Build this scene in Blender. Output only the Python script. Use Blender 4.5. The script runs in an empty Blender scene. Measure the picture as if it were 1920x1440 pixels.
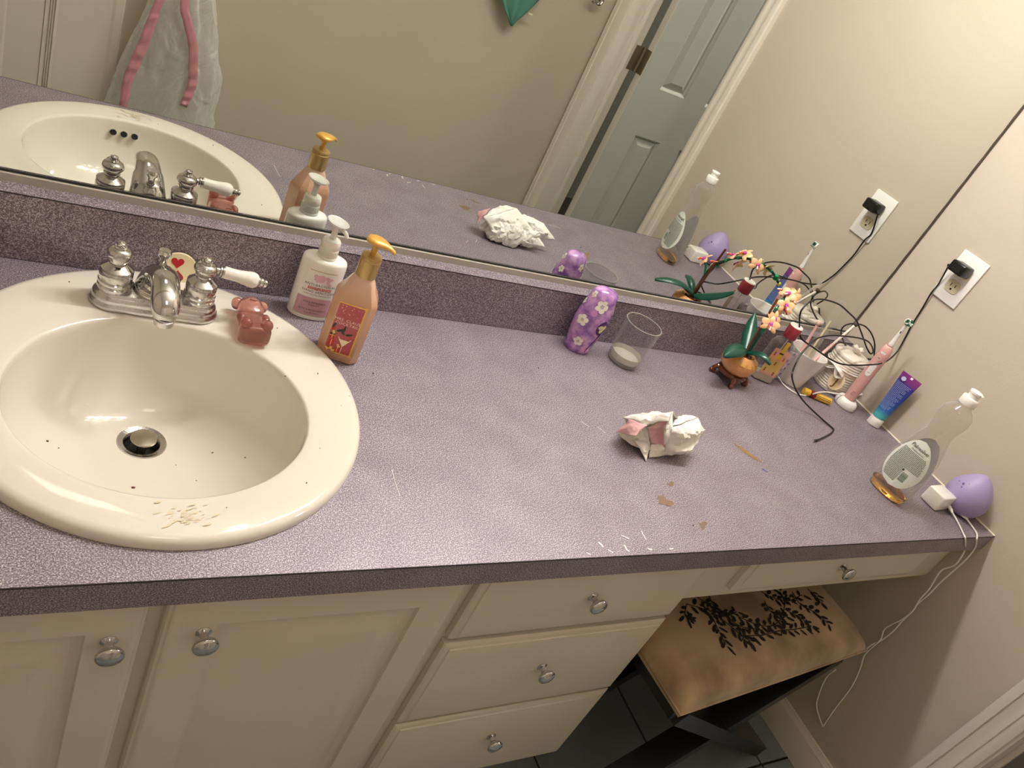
import bpy, bmesh, math, random
from mathutils import Vector, Matrix, noise
random.seed(7)
C = bpy.context.scene.collection
PI = math.pi
def srgb(h, a=1.0):
    if isinstance(h, str):
        h = h.lstrip('#'); c = [int(h[i:i+2], 16)/255 for i in (0, 2, 4)]
    else: c = list(h)
    return tuple((x/12.92 if x <= .04045 else ((x+.055)/1.055)**2.4) for x in c) + (a,)

# ------------------------------------------------------------------ camera, world, lights, exposure
sc = bpy.context.scene
cam_d = bpy.data.cameras.new('camera'); cam = bpy.data.objects.new('camera', cam_d); C.objects.link(cam)
cam_d.sensor_width = 36; cam_d.lens = 36*1475.1/1920; cam_d.clip_start = .01
R_, D_, F_ = Vector((0.83405112, -0.37546203, 0.40421157)), Vector((0.07955693, -0.64316821, -0.76158083)), Vector((0.54592071, 0.66735517, -0.50656456))
CAM = Vector((-1.75047, -.50969, .66271))
m = Matrix((( R_.x, -D_.x, -F_.x, CAM.x), (R_.y, -D_.y, -F_.y, CAM.y), (R_.z, -D_.z, -F_.z, CAM.z), (0, 0, 0, 1)))
cam.matrix_world = m
sc.camera = cam
w = bpy.data.worlds.new('world'); sc.world = w; w.use_nodes = True
w.node_tree.nodes['Background'].inputs[0].default_value = (.55, .62, .75, 1)
w.node_tree.nodes['Background'].inputs[1].default_value = .05
sc.view_settings.view_transform = 'Standard'; sc.view_settings.look = 'None'
sc.view_settings.gamma = 1; sc.view_settings.use_curve_mapping = False
sc.view_settings.exposure = 0.46
BULB_E = 150.0            # emission of the vanity globes
BULB_COL = (1.0, .972, .935)
BULBS = [(-1.13, .479, 1.16), (-.93, .479, 1.16), (-.73, .479, 1.16), (-.53, .479, 1.16)]
def lamp(name, loc, size, energy, color, rot=(0, 0, 0)):
    l = bpy.data.lights.new(name, 'AREA'); l.size = size; l.energy = energy; l.color = color
    o = bpy.data.objects.new(name, l); C.objects.link(o); o.location = loc; o.rotation_euler = rot; return o
lamp('bedroom_fill', (1.2, -.55, 1.55), .4, 26, (1, .94, .84))  # added fill that lights the door and next room; no fitting modelled
lamp('bathroom_fill', (-1.5, -.45, 1.6), .3, 1.0, (1, .92, .82))  # added weak fill to lift the cabinet fronts, not a real fixture
try:
    sc.cycles.max_bounces = 12; sc.cycles.transparent_max_bounces = 24; sc.cycles.glossy_bounces = 6
    sc.cycles.sample_clamp_indirect = 6; sc.cycles.blur_glossy = .3; sc.cycles.use_denoising = True
    sc.cycles.transmission_bounces = 10; sc.cycles.diffuse_bounces = 5
except Exception: pass

# room constants (counter top is z = 0)
FZ = -.777; CZ = 1.66; DPT = .5307; MIR = .5622; WB = .5682; YF = -1.0; XL = -2.5; H = .0964

# ------------------------------------------------------------------ materials
def nt(name):
    m = bpy.data.materials.new(name); m.use_nodes = True
    return m, m.node_tree, m.node_tree.nodes['Principled BSDF']
def mat(name, col, rough=.5, metal=0, spec=.5, coat=0, bump=0, bscale=60, var=0, vscale=8, trans=0, ior=1.45, sss=0, emis=None, aniso=0, alpha=1):
    m, t, b = nt(name); N = t.nodes; L = t.links
    c = srgb(col) if isinstance(col, str) else tuple(col)+(1,)
    b.inputs['Base Color'].default_value = c
    b.inputs['Roughness'].default_value = rough; b.inputs['Metallic'].default_value = metal
    b.inputs['Specular IOR Level'].default_value = spec; b.inputs['Coat Weight'].default_value = coat
    b.inputs['Coat Roughness'].default_value = .06
    b.inputs['Transmission Weight'].default_value = trans; b.inputs['IOR'].default_value = ior
    b.inputs['Alpha'].default_value = alpha
    if sss:
        b.inputs['Subsurface Weight'].default_value = sss; b.inputs['Subsurface Radius'].default_value = (.012, .006, .004); b.inputs['Subsurface Scale'].default_value = 1
    if emis: b.inputs['Emission Color'].default_value = tuple(emis[0])+(1,); b.inputs['Emission Strength'].default_value = emis[1]
    tc = N.new('ShaderNodeTexCoord')
    if var:
        n = N.new('ShaderNodeTexNoise'); n.inputs['Scale'].default_value = vscale; n.inputs['Detail'].default_value = 6
        L.new(tc.outputs['Object'], n.inputs['Vector'])
        mx = N.new('ShaderNodeMix'); mx.data_type = 'RGBA'
        mx.inputs[6].default_value = tuple(x*(1-var) for x in c[:3])+(1,); mx.inputs[7].default_value = tuple(min(1, x*(1+var)) for x in c[:3])+(1,)
        L.new(n.outputs['Fac'], mx.inputs[0]); L.new(mx.outputs[2], b.inputs['Base Color'])
    if bump:
        n = N.new('ShaderNodeTexNoise'); n.inputs['Scale'].default_value = bscale; n.inputs['Detail'].default_value = 4
        L.new(tc.outputs['Object'], n.inputs['Vector'])
        bp = N.new('ShaderNodeBump'); bp.inputs['Strength'].default_value = bump; bp.inputs['Distance'].default_value = .002
        L.new(n.outputs['Fac'], bp.inputs['Height']); L.new(bp.outputs[0], b.inputs['Normal'])
    return m
def clear_mat(name, tint, edge=.55, face=.06, rough=.03, edge_col=(.75, .74, .72)):
    """thin clear plastic / glass wall: transparent with a Fresnel-like gloss and a slightly milky rim"""
    m, t, b = nt(name); N = t.nodes; L = t.links; out = N['Material Output']; N.remove(b)
    tr = N.new('ShaderNodeBsdfTransparent'); tr.inputs[0].default_value = tuple(tint)+(1,)
    gl = N.new('ShaderNodeBsdfGlossy'); gl.inputs['Roughness'].default_value = rough; gl.inputs[0].default_value = (1, 1, 1, 1)
    df = N.new('ShaderNodeBsdfDiffuse'); df.inputs[0].default_value = tuple(edge_col)+(1,)
    lw = N.new('ShaderNodeLayerWeight'); lw.inputs[0].default_value = .35
    mr = N.new('ShaderNodeMapRange'); mr.inputs[3].default_value = face; mr.inputs[4].default_value = edge
    L.new(lw.outputs['Facing'], mr.inputs[0])
    fr = N.new('ShaderNodeMath'); fr.operation = 'POWER'; fr.inputs[1].default_value = 4.0; L.new(lw.outputs['Facing'], fr.inputs[0])
    fr2 = N.new('ShaderNodeMath'); fr2.operation = 'MULTIPLY_ADD'; fr2.inputs[1].default_value = .35; fr2.inputs[2].default_value = .045; L.new(fr.outputs[0], fr2.inputs[0]); fr = fr2
    m1 = N.new('ShaderNodeMixShader'); m2 = N.new('ShaderNodeMixShader')
    pw = N.new('ShaderNodeMath'); pw.operation = 'POWER'; pw.inputs[1].default_value = 2.2; L.new(mr.outputs[0], pw.inputs[0])
    L.new(pw.outputs[0], m1.inputs[0]); L.new(tr.outputs[0], m1.inputs[1]); L.new(df.outputs[0], m1.inputs[2])
    L.new(fr.outputs[0], m2.inputs[0]); L.new(m1.outputs[0], m2.inputs[1]); L.new(gl.outputs[0], m2.inputs[2])
    L.new(m2.outputs[0], out.inputs['Surface']); return m
def ramp_mat(name, axis, stops, rough=.4, lo=0, hi=1, noise_amt=0, nscale=30, spec=.5, coat=0, trans=0):
    m, t, b = nt(name); N = t.nodes; L = t.links
    tc = N.new('ShaderNodeTexCoord'); sp = N.new('ShaderNodeSeparateXYZ'); L.new(tc.outputs['Object'], sp.inputs[0])
    mr = N.new('ShaderNodeMapRange'); mr.inputs[1].default_value = lo; mr.inputs[2].default_value = hi
    L.new(sp.outputs[axis], mr.inputs[0])
    src = mr.outputs[0]
    if noise_amt:
        n = N.new('ShaderNodeTexNoise'); n.inputs['Scale'].default_value = nscale; L.new(tc.outputs['Object'], n.inputs['Vector'])
        a = N.new('ShaderNodeMath'); a.operation = 'MULTIPLY_ADD'; a.inputs[1].default_value = noise_amt; L.new(n.outputs['Fac'], a.inputs[0]); L.new(src, a.inputs[2]); src = a.outputs[0]
    cr = N.new('ShaderNodeValToRGB'); e = cr.color_ramp.elements
    e[0].position, e[0].color = stops[0][0], srgb(stops[0][1]); e[1].position, e[1].color = stops[-1][0], srgb(stops[-1][1])
    for p_, c_ in stops[1:-1]: k = e.new(p_); k.color = srgb(c_)
    L.new(src, cr.inputs[0]); L.new(cr.outputs[0], b.inputs['Base Color'])
    b.inputs['Roughness'].default_value = rough; b.inputs['Specular IOR Level'].default_value = spec; b.inputs['Coat Weight'].default_value = coat
    b.inputs['Transmission Weight'].default_value = trans
    return m

M = {}
def laminate():
    m, t, b = nt('purple_laminate'); N = t.nodes; L = t.links
    tc = N.new('ShaderNodeTexCoord')
    n1 = N.new('ShaderNodeTexNoise'); n1.inputs['Scale'].default_value = 640; n1.inputs['Detail'].default_value = 3; n1.inputs['Roughness'].default_value = .65
    n2 = N.new('ShaderNodeTexNoise'); n2.inputs['Scale'].default_value = 16; n2.inputs['Detail'].default_value = 5
    n3 = N.new('ShaderNodeTexNoise'); n3.inputs['Scale'].default_value = 260; n3.inputs['Detail'].default_value = 2
    for n in (n1, n2, n3): L.new(tc.outputs['Object'], n.inputs['Vector'])
    cr = N.new('ShaderNodeValToRGB'); e = cr.color_ramp.elements
    e[0].position, e[0].color = .38, srgb('#625864'); e[1].position, e[1].color = .64, srgb('#d6ced3')
    k = e.new(.50); k.color = srgb('#8a7f8a')
    L.new(n1.outputs['Fac'], cr.inputs[0])
    mx = N.new('ShaderNodeMix'); mx.data_type = 'RGBA'; mx.blend_type = 'MULTIPLY'; mx.inputs[0].default_value = .8
    c2 = N.new('ShaderNodeValToRGB'); c2.color_ramp.elements[0].position = .3; c2.color_ramp.elements[0].color = (.76, .72, .76, 1)
    c2.color_ramp.elements[1].position = .7; c2.color_ramp.elements[1].color = (1, 1, 1, 1)
    L.new(n2.outputs['Fac'], c2.inputs[0]); L.new(cr.outputs[0], mx.inputs[6]); L.new(c2.outputs[0], mx.inputs[7])
    mx2 = N.new('ShaderNodeMix'); mx2.data_type = 'RGBA'; mx2.blend_type = 'MULTIPLY'; mx2.inputs[0].default_value = .6
    c3 = N.new('ShaderNodeValToRGB'); c3.color_ramp.elements[0].position = .35; c3.color_ramp.elements[0].color = (.70, .68, .72, 1)
    c3.color_ramp.elements[1].position = .6; c3.color_ramp.elements[1].color = (1, 1, 1, 1)
    L.new(n3.outputs['Fac'], c3.inputs[0]); L.new(mx.outputs[2], mx2.inputs[6]); L.new(c3.outputs[0], mx2.inputs[7])
    L.new(mx2.outputs[2], b.inputs['Base Color'])
    b.inputs['Roughness'].default_value = .48; b.inputs['Specular IOR Level'].default_value = .7; b.inputs['Metallic'].default_value = .34
    bp = N.new('ShaderNodeBump'); bp.inputs['Strength'].default_value = .10; bp.inputs['Distance'].default_value = .0005
    L.new(n1.outputs['Fac'], bp.inputs['Height']); L.new(bp.outputs[0], b.inputs['Normal'])
    return m
M['lam'] = laminate()
M['seam'] = mat('dark_laminate_seam', '#2a1f24', .6)
M['wall'] = mat('tan_wall_paint', '#bdb2a1', .62, spec=.3, bump=.12, bscale=260, var=.03, vscale=3)
M['ceil'] = mat('ceiling_white', '#d9d3c6', .8)
M['trim'] = mat('white_trim_paint', '#d8cfc2', .38, bump=.05, bscale=40)
M['cab'] = mat('cream_cabinet_paint', '#cfc8b8', .38, spec=.45, var=.05, vscale=5, bump=.05, bscale=30)
M['porc'] = mat('bisque_porcelain', '#e0dacd', .09, coat=.6, var=.025, vscale=9)
M['chrome'] = mat('chrome', (.62, .61, .60), .09, 1)
M['chrome_w'] = mat('worn_chrome', (.60, .59, .58), .16, 1, bump=.15, bscale=500)
M['brush'] = mat('brushed_nickel', (.50, .47, .42), .28, 1)
M['alu'] = mat('aluminium_channel', '#b4ada1', .35, .25, bump=.1, bscale=200)
M['dark'] = mat('dark_gap', '#14110f', .8)
M['wporc'] = mat('white_ceramic', '#e9e4da', .12, coat=.5)
M['white'] = mat('white_plastic', '#e9e6e0', .3)
M['whiteg'] = mat('white_gloss_plastic', '#eeebe4', .2, coat=.3)
M['ivory'] = mat('ivory_receptacle', '#cfc6a6', .35)
M['blackp'] = mat('black_plastic', '#0d0c0c', .28)
M['mirror'] = mat('mirror_silver', (.80, .83, .79), .0, 1)
M['glassedge'] = mat('mirror_edge', '#2c3029', .3)
M['tile'] = mat('slate_floor_tile', '#80868a', .35, var=.12, vscale=9, bump=.2, bscale=20)
M['grout'] = mat('dark_grout', '#33291f', .9)
M['carpet'] = mat('dark_carpet', '#3a342e', .95, bump=.6, bscale=300)
M['doorb'] = mat('cool_lit_door_face', '#b3b2aa', .40)  # greyed face tone stands in for the cooler light on the leaf
M['bronze'] = mat('aged_brass_hinge', '#7a6e52', .38, .5)
M['amber'] = mat('amber_soap', (.95, .52, .10), .05, trans=1, ior=1.36)
M['pet'] = clear_mat('clear_pet', (.93, .92, .90), .80, .16)
M['glass'] = clear_mat('clear_glass', (.93, .93, .93), .75, .05, edge_col=(.66, .64, .66))
M['frost'] = mat('milky_plastic', '#f0eee4', .25, trans=.1, sss=.25)

# ------------------------------------------------------------------ mesh helpers
def new(): return bmesh.new()
def finish(name, bm, material, parent=None, smooth=35, loc=None, kind=None):
    me = bpy.data.meshes.new(name)
    bmesh.ops.recalc_face_normals(bm, faces=bm.faces)
    bm.to_mesh(me); bm.free()
    if smooth:
        me.polygons.foreach_set('use_smooth', [True]*len(me.polygons))
        if smooth < 180: me.set_sharp_from_angle(angle=math.radians(smooth))
    for x in (material if isinstance(material, (list, tuple)) else [material]): me.materials.append(x)
    o = bpy.data.objects.new(name, me); C.objects.link(o)
    if parent is not None: o.parent = parent
    if loc: o.location = loc
    if kind: o['kind'] = kind
    return o
def struct(name, bm, material, smooth=35, parent=None):
    o = finish(name, bm, material, parent, smooth)
    if parent is None: o['kind'] = 'structure'
    return o
def thing(name, label, cat, loc=(0, 0, 0), rotz=0, group=None):
    o = bpy.data.objects.new(name, None); C.objects.link(o); o.empty_display_size = .02
    o.location = loc; o.rotation_euler = (0, 0, rotz) if not isinstance(rotz, tuple) else rotz
    o['label'] = label; o['category'] = cat
    if group: o['group'] = group
    return o
def tag(o, label, cat, group=None):
    o['label'] = label; o['category'] = cat
    if group: o['group'] = group
    return o
def box(bm, x0, x1, y0, y1, z0, z1, bev=0, seg=2, mi=0, mx=None):
    r = bmesh.ops.create_cube(bm, size=1)
    vs = r['verts']
    for v in vs: v.co = Vector(((x0+x1)/2+v.co.x*(x1-x0), (y0+y1)/2+v.co.y*(y1-y0), (z0+z1)/2+v.co.z*(z1-z0)))
    fs = set(f for v in vs for f in v.link_faces)
    if bev:
        es = list(set(e for v in vs for e in v.link_edges))
        r = bmesh.ops.bevel(bm, geom=es, offset=bev, segments=seg, affect='EDGES', profile=.5)
        fs = set(r['faces']) | {f for f in fs if f.is_valid}
        vs = list({v for f in fs for v in f.verts})
    for f in fs:
        if f.is_valid: f.material_index = mi
    if mx is not None:
        for v in vs: v.co = mx @ v.co
    return vs
def loft(bm, rings, cap0=True, cap1=True, closed=True, mi=0, loop=False):
    R = [[bm.verts.new(Vector(p)) for p in r] for r in rings]
    n = len(R[0]); K = len(R)
    for i in range(K if loop else K-1):
        a, b = R[i], R[(i+1) % K]
        for j in range(n if closed else n-1):
            k = (j+1) % n
            try: f = bm.faces.new((a[j], a[k], b[k], b[j])); f.material_index = mi
            except ValueError: pass
    if not loop:
        if cap0: bm.faces.new(list(reversed(R[0]))).material_index = mi
        if cap1: bm.faces.new(R[-1]).material_index = mi
    return R
def ring(r, z, seg=32, cx=0, cy=0, sx=1, sy=1, n=2):
    out = []
    for i in range(seg):
        a = 2*PI*i/seg; c, s = math.cos(a), math.sin(a)
        if n != 2: c = math.copysign(abs(c)**(2/n), c); s = math.copysign(abs(s)**(2/n), s)
        out.append((cx+r*sx*c, cy+r*sy*s, z))
    return out
def lathe(bm, prof, seg=32, cx=0, cy=0, sx=1, sy=1, cap0=True, cap1=True, n=2, mx=None, mi=0):
    rs = [ring(max(r, .00005), z, seg, cx, cy, sx, sy, n) for r, z in prof]
    if mx is not None: rs = [[mx @ Vector(p) for p in r] for r in rs]
    return loft(bm, rs, cap0, cap1, mi=mi)
def spline(pts, n=8, closed=False):
    P = [Vector(p) for p in pts]; out = []
    N = len(P)
    for i in range(N if closed else N-1):
        p0 = P[(i-1) % N] if closed or i > 0 else 2*P[0]-P[1]; p1 = P[i]; p2 = P[(i+1) % N]
        p3 = P[(i+2) % N] if closed or i+2 < N else 2*P[-1]-P[-2]
        for k in range(n):
            t = k/n
            out.append(.5*((2*p1)+(-p0+p2)*t+(2*p0-5*p1+4*p2-p3)*t*t+(-p0+3*p1-3*p2+p3)*t**3))
    if not closed: out.append(P[-1])
    return out
def tube(bm, path, r, seg=8, closed=False, flat=1, mi=0, cap=True):
    """r float or list of radii along the path"""
    n = len(path); path = [Vector(p) for p in path]
    tans = [((path[(i+1) % n]-path[i-1]) if closed else (path[min(i+1, n-1)]-path[max(i-1, 0)])).normalized() for i in range(n)]
    up = Vector((0, 0, 1)) if abs(tans[0].z) < .9 else Vector((1, 0, 0))
    nrm = tans[0].cross(up).normalized(); rings = []
    for i in range(n):
        t = tans[i]; nrm = (nrm-t*nrm.dot(t))
        nrm = nrm.normalized() if nrm.length > 1e-6 else t.orthogonal().normalized()
        b = t.cross(nrm); rr = r[i] if isinstance(r, (list, tuple)) else r
        rings.append([path[i]+nrm*rr*math.cos(2*PI*k/seg)+b*rr*flat*math.sin(2*PI*k/seg) for k in range(seg)])
    return loft(bm, rings, cap, cap, loop=closed, mi=mi)
def prism(bm, poly, axis, a0, a1, mi=0):
    """poly: 2-D outline, extruded along axis 0/1/2 between a0 and a1"""
    def p3(u, v, a): return {0: (a, u, v), 1: (u, a, v), 2: (u, v, a)}[axis]
    return loft(bm, [[p3(u, v, a0) for u, v in poly], [p3(u, v, a1) for u, v in poly]], mi=mi)
def ringpanel(bm, x0, x1, z0, z1, steps, yback, mx=None, mi=0):
    """nested rectangles (inset, y) facing -y, with a back at yback"""
    rings = []
    for ins, y in [(0, yback)]+steps:
        rings.append([(x0+ins, y, z0+ins), (x1-ins, y, z0+ins), (x1-ins, y, z1-ins), (x0+ins, y, z1-ins)])
    if mx is not None: rings = [[mx @ Vector(p) for p in r] for r in rings]
    loft(bm, rings, True, True, mi=mi)
def sphere(bm, c, r, seg=16, rings=10, sx=1, sy=1, sz=1, mx=None, mi=0):
    prof = [(max(.02, math.sin(PI*k/rings))*1.0, -math.cos(PI*k/rings)) for k in range(rings+1)]
    rs = [[(c[0]+r*sx*q*math.cos(2*PI*j/seg), c[1]+r*sy*q*math.sin(2*PI*j/seg), c[2]+r*sz*h) for j in range(seg)] for q, h in prof]
    if mx is not None: rs = [[mx @ Vector(p) for p in q] for q in rs]
    loft(bm, rs, mi=mi)
def frame(o, d, up=(0, 0, 1)):
    """matrix whose local Z runs along d from o"""
    z = Vector(d).normalized(); x = Vector(up).cross(z)
    x = x.normalized() if x.length > 1e-5 else Vector((1, 0, 0)); y = z.cross(x)
    return Matrix(((x.x, y.x, z.x, o[0]), (x.y, y.y, z.y, o[1]), (x.z, y.z, z.z, o[2]), (0, 0, 0, 1)))
def blob2d(n=14, r=1, jit=.3, sx=1, sy=1, seed=0):
    rr = random.Random(seed); ph = [rr.uniform(0, 6.28) for _ in range(3)]
    return [(sx*r*(1+jit*(.5*math.sin(2*a+ph[0])+.35*math.sin(3*a+ph[1])+.3*math.sin(5*a+ph[2])))*math.cos(a),
             sy*r*(1+jit*(.5*math.sin(2*a+ph[0])+.35*math.sin(3*a+ph[1])+.3*math.sin(5*a+ph[2])))*math.sin(a)) for a in [2*PI*i/n for i in range(n)]]
def decal(bm, poly, fn, mi=0):
    """flat print: poly of (u,v) mapped by fn onto a surface"""
    if len(poly) > 6:
        cu = sum(p[0] for p in poly)/len(poly); cv = sum(p[1] for p in poly)/len(poly)
        A = [bm.verts.new(Vector(fn(u, v))) for u, v in poly]; B = [bm.verts.new(Vector(fn((u+cu)/2, (v+cv)/2))) for u, v in poly]; c = bm.verts.new(Vector(fn(cu, cv)))
        for i in range(len(A)):
            j = (i+1) % len(A); bm.faces.new((A[i], A[j], B[j], B[i])).material_index = mi; bm.faces.new((B[i], B[j], c)).material_index = mi
        return
    vs = [bm.verts.new(Vector(fn(u, v))) for u, v in poly]
    try: bm.faces.new(vs).material_index = mi
    except ValueError: pass
def strip(bm, u0, u1, v0, v1, fn, n=1, mi=0):
    """rectangle print with n columns, so that it follows a curved surface"""
    for i in range(n):
        a, b = u0+(u1-u0)*i/n, u0+(u1-u0)*(i+1)/n
        decal(bm, [(a, v0), (b, v0), (b, v1), (a, v1)], fn, mi)
def text(name, body, size, fn, material, parent, align='CENTER', spacing=1, shear=0):
    cu = bpy.data.curves.new(name, 'FONT'); cu.body = body; cu.size = size; cu.align_x = align; cu.align_y = 'CENTER'
    cu.space_character = spacing; cu.resolution_u = 2; cu.shear = shear; cu.space_line = .95
    t = bpy.data.objects.new('t', cu); C.objects.link(t)
    dg = bpy.context.evaluated_depsgraph_get(); me = bpy.data.meshes.new_from_object(t.evaluated_get(dg))
    bpy.data.objects.remove(t); bpy.data.curves.remove(cu)
    for v in me.vertices: v.co = Vector(fn(v.co.x, v.co.y))
    me.name = name; me.materials.clear(); me.materials.append(material)
    o = bpy.data.objects.new(name, me); C.objects.link(o); o.parent = parent; return o
def ray(px, py):
    return (R_*((px-960)/1475.1)+D_*((py-720)/1475.1)+F_)
def on(px, py, ax, v):
    d = ray(px, py); return CAM+d*((v-CAM[ax])/d[ax])

# ------------------------------------------------------------------ the setting
bm = new(); box(bm, XL-.05, 0, YF, WB, FZ-.02, FZ-.006); fl = struct('floor', bm, M['grout'])
tile_me = None; k = 0
TP = .308
ix0, iy0 = -.111, -.052
for i in range(-8, 2):
    for j in range(-4, 3):
        x0, x1 = ix0+TP*(i-1)+.003, ix0+TP*i-.003; y0, y1 = iy0+TP*(j-1)+.003, iy0+TP*j-.003
        x0, x1, y0, y1 = max(x0, XL), min(x1, -.001), max(y0, YF), min(y1, WB)
        if x1-x0 < .02 or y1-y0 < .02: continue
        full = x1-x0 > TP-.01 and y1-y0 > TP-.01
        if full and tile_me:
            o = bpy.data.objects.new('tile', tile_me); C.objects.link(o); o.parent = fl; o.location = ((x0+x1)/2, (y0+y1)/2, FZ)
            o.rotation_euler = (0, 0, random.choice([0, PI/2, PI])); continue
        bm = new(); hx, hy = (x1-x0)/2, (y1-y0)/2
        box(bm, -hx, hx, -hy, hy, -.007, 0, .0015, 1)
        o = finish('tile', bm, M['tile'], fl); o.location = ((x0+x1)/2, (y0+y1)/2, FZ)
        if full: tile_me = o.data
bm = new(); box(bm, XL-.05, .115, YF-.05, WB+.05, CZ, CZ+.05); struct('ceiling', bm, M['ceil'])
bm = new(); box(bm, XL, .115, WB, WB+.10, FZ, CZ); struct('wall_back', bm, M['wall'])
bm = new(); box(bm, XL, 0, YF-.10, YF, FZ, CZ); struct('wall_front', bm, M['wall'])
bm = new(); box(bm, XL-.10, XL, YF-.10, WB+.10, FZ, CZ); struct('wall_left', bm, M['wall'])
DY0, DY1, DZ = -.905, -.300, 1.255
bm = new()
box(bm, 0, .115, DY1+.02, WB, FZ, CZ); box(bm, 0, .115, YF-.10, DY0-.02, FZ, CZ); box(bm, 0, .115, DY0-.02, DY1+.02, DZ+.02, CZ)
struct('wall_right', bm, M['wall'])
# door frame of the right wall
bm = new()
box(bm, -.001, .116, DY1, DY1+.02, FZ, DZ, .001); box(bm, -.001, .116, DY0-.02, DY0, FZ, DZ, .001); box(bm, -.001, .116, DY0-.02, DY1+.02, DZ, DZ+.02, .001)
box(bm, .062, .080, DY1-.011, DY1, FZ, DZ, .001); box(bm, .062, .080, DY0, DY0+.011, FZ, DZ, .001)
struct('trim_1', bm, M['trim'])
PROF = [(0, 0), (0, .014), (.003, .0175), (.010, .0185), (.018, .0180), (.0195, .0135), (.022, .0150), (.030, .0125), (.038, .0115), (.045, .0130), (.0465, .0095), (.050, .0105), (.058, .0095), (.066, .006), (.066, 0)]
def casing(bm, y_out, sgn, z0, z1):      # on the plane x=0, outer edge at y_out, inner side towards sgn
    prism(bm, [(-t, y_out+sgn*s) for s, t in PROF], 2, z0, z1)
bm = new(); casing(bm, DY1+.073, -1, FZ, DZ+.07); struct('trim_2', bm, M['trim'], 25)
FLT = [(0, 0), (0, .012), (.003, .016), (.008, .0165), (.0095, .014), (.012, .0165), (.017, .0165), (.0185, .014), (.021, .0165), (.027, .0165), (.029, .013), (.040, .012), (.055, .0105), (.070, .006), (.070, 0)]
bm = new(); prism(bm, [(-t, DY0-.073+s) for s, t in FLT], 2, FZ, DZ+.07); struct('trim_3', bm, M['trim'], 25)
bm = new(); prism(bm, [(-t, DZ+.07-s) for s, t in PROF], 1, DY0-.07, DY1+.073); struct('trim_4', bm, M['trim'], 25)
# baseboard of the right wall
BB = [(0, 0), (-.014, 0), (-.014, .062), (-.011, .070), (-.011, .076), (-.006, .084), (-.004, .090), (0, .091)]
bm = new(); prism(bm, [(x, FZ+z) for x, z in BB], 1, DY1+.073, WB); struct('baseboard_right', bm, M['trim'], 25)
bm = new(); prism(bm, [(YF-x, FZ+z) for x, z in BB], 0, -1.52, 0); struct('baseboard_front', bm, M['trim'], 25)
bm = new(); prism(bm, [(WB+x, FZ+z) for x, z in BB], 0, -.70, 0); struct('baseboard_back', bm, M['trim'], 25)
# caulk line between the counter and the right wall
bm = new(); tube(bm, [(-.0012, 0, .0012), (-.0012, DPT-.001, .0012)], .0022, 6); struct('trim_5', bm, mat('caulk', '#e6dccb', .5))

# room beyond the doorway
bm = new(); box(bm, .115, 2.0, -2.2, 1.0, FZ-.02, FZ+.004); struct('floor_bedroom', bm, M['carpet'])
bm = new(); box(bm, .117, 2.0, 1.0, 1.1, FZ, CZ); box(bm, .117, 2.0, -2.3, -2.2, FZ, CZ); box(bm, 2.0, 2.1, -2.3, 1.1, FZ, CZ)
struct('wall_bedroom', bm, mat('bedroom_paint', '#7d7a72', .7))
bm = new(); box(bm, .115, 2.1, -2.3, 1.1, CZ, CZ+.05); struct('ceiling_bedroom', bm, M['ceil'])

# door_1: six-panel leaf with cool light put into its grey face colour, hinged on the far jamb and opened away into the next room
def six_panel():
    d = bpy.data.objects.new('door_1', None); C.objects.link(d); d['kind'] = 'structure'
    X0, Wd = .152, .60; ya, yb, yc = -.905, -.884, -.870
    zb, zt = FZ+.012, DZ-.004
    bm = new(); box(bm, X0, X0+Wd, ya, yb, zb, zt)
    cols = [(.108, .241), (.350, .483)]; rows = [(FZ+.23, .040), (.228, .87), (.955, 1.14)]
    xs = [0, .108, .241, .350, .483, Wd]
    for a, b in ((0, .108), (.241, .350), (.483, Wd)): box(bm, X0+a, X0+b, yb-.001, yc, zb, zt)
    for a, b in ((zb, rows[0][0]), (rows[0][1], rows[1][0]), (rows[1][1], rows[2][0]), (rows[2][1], zt)):
        for c0, c1 in cols: box(bm, X0+c0, X0+c1, yb-.001, yc, a, b)
    leaf = finish('door_leaf', bm, M['doorb'], d, 30)
    # hinge-side edge in the plain trim colour
    bm = new(); box(bm, X0-.0015, X0+.0005, ya, yc, zb, zt); finish('leaf_edge', bm, M['trim'], d)
    for c0, c1 in cols:
        for r0, r1 in rows:
            bm = new()
            # facing +y: build facing -y and mirror
            mx = Matrix.Translation((0, 2*yc, 0)) @ Matrix.Scale(-1, 4, (0, 1, 0))
            ringpanel(bm, X0+c0, X0+c1, r0, r1, [(.0001, yc+.0005), (.006, yc+.0040), (.011, yc+.0110), (.015, yc+.0110), (.036, yc+.0020)], yc+.013, mx=mx)
            finish('panel', bm, M['doorb'], leaf, 20)
    for hz in (.292, FZ+.2, 1.05):
        bm = new()
        box(bm, .098, .131, DY0, DY0+.002, hz-.045, hz+.045, .0008)
        box(bm, X0-.0035, X0-.001, ya+.003, ya+.033, hz-.045, hz+.045, .0008)
        tube(bm, [(.1385, DY0+.004, hz-.047), (.1385, DY0+.004, hz+.047)], .0055, 12)
        box(bm, .128, .139, DY0, DY0+.002, hz-.045, hz+.045); box(bm, .139, X0-.001, ya+.0005, ya+.003, hz-.045, hz+.045)
        finish('hinge', bm, M['bronze'], d)
    bm = new(); tube(bm, [(X0+Wd-.06, yc-.001, .17), (X0+Wd-.06, yc+.035, .17)], .010, 12); sphere(bm, (X0+Wd-.06, yc+.05, .17), .026, 16, 10)
    finish('door_knob', bm, M['bronze'], d)
six_panel()

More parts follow.
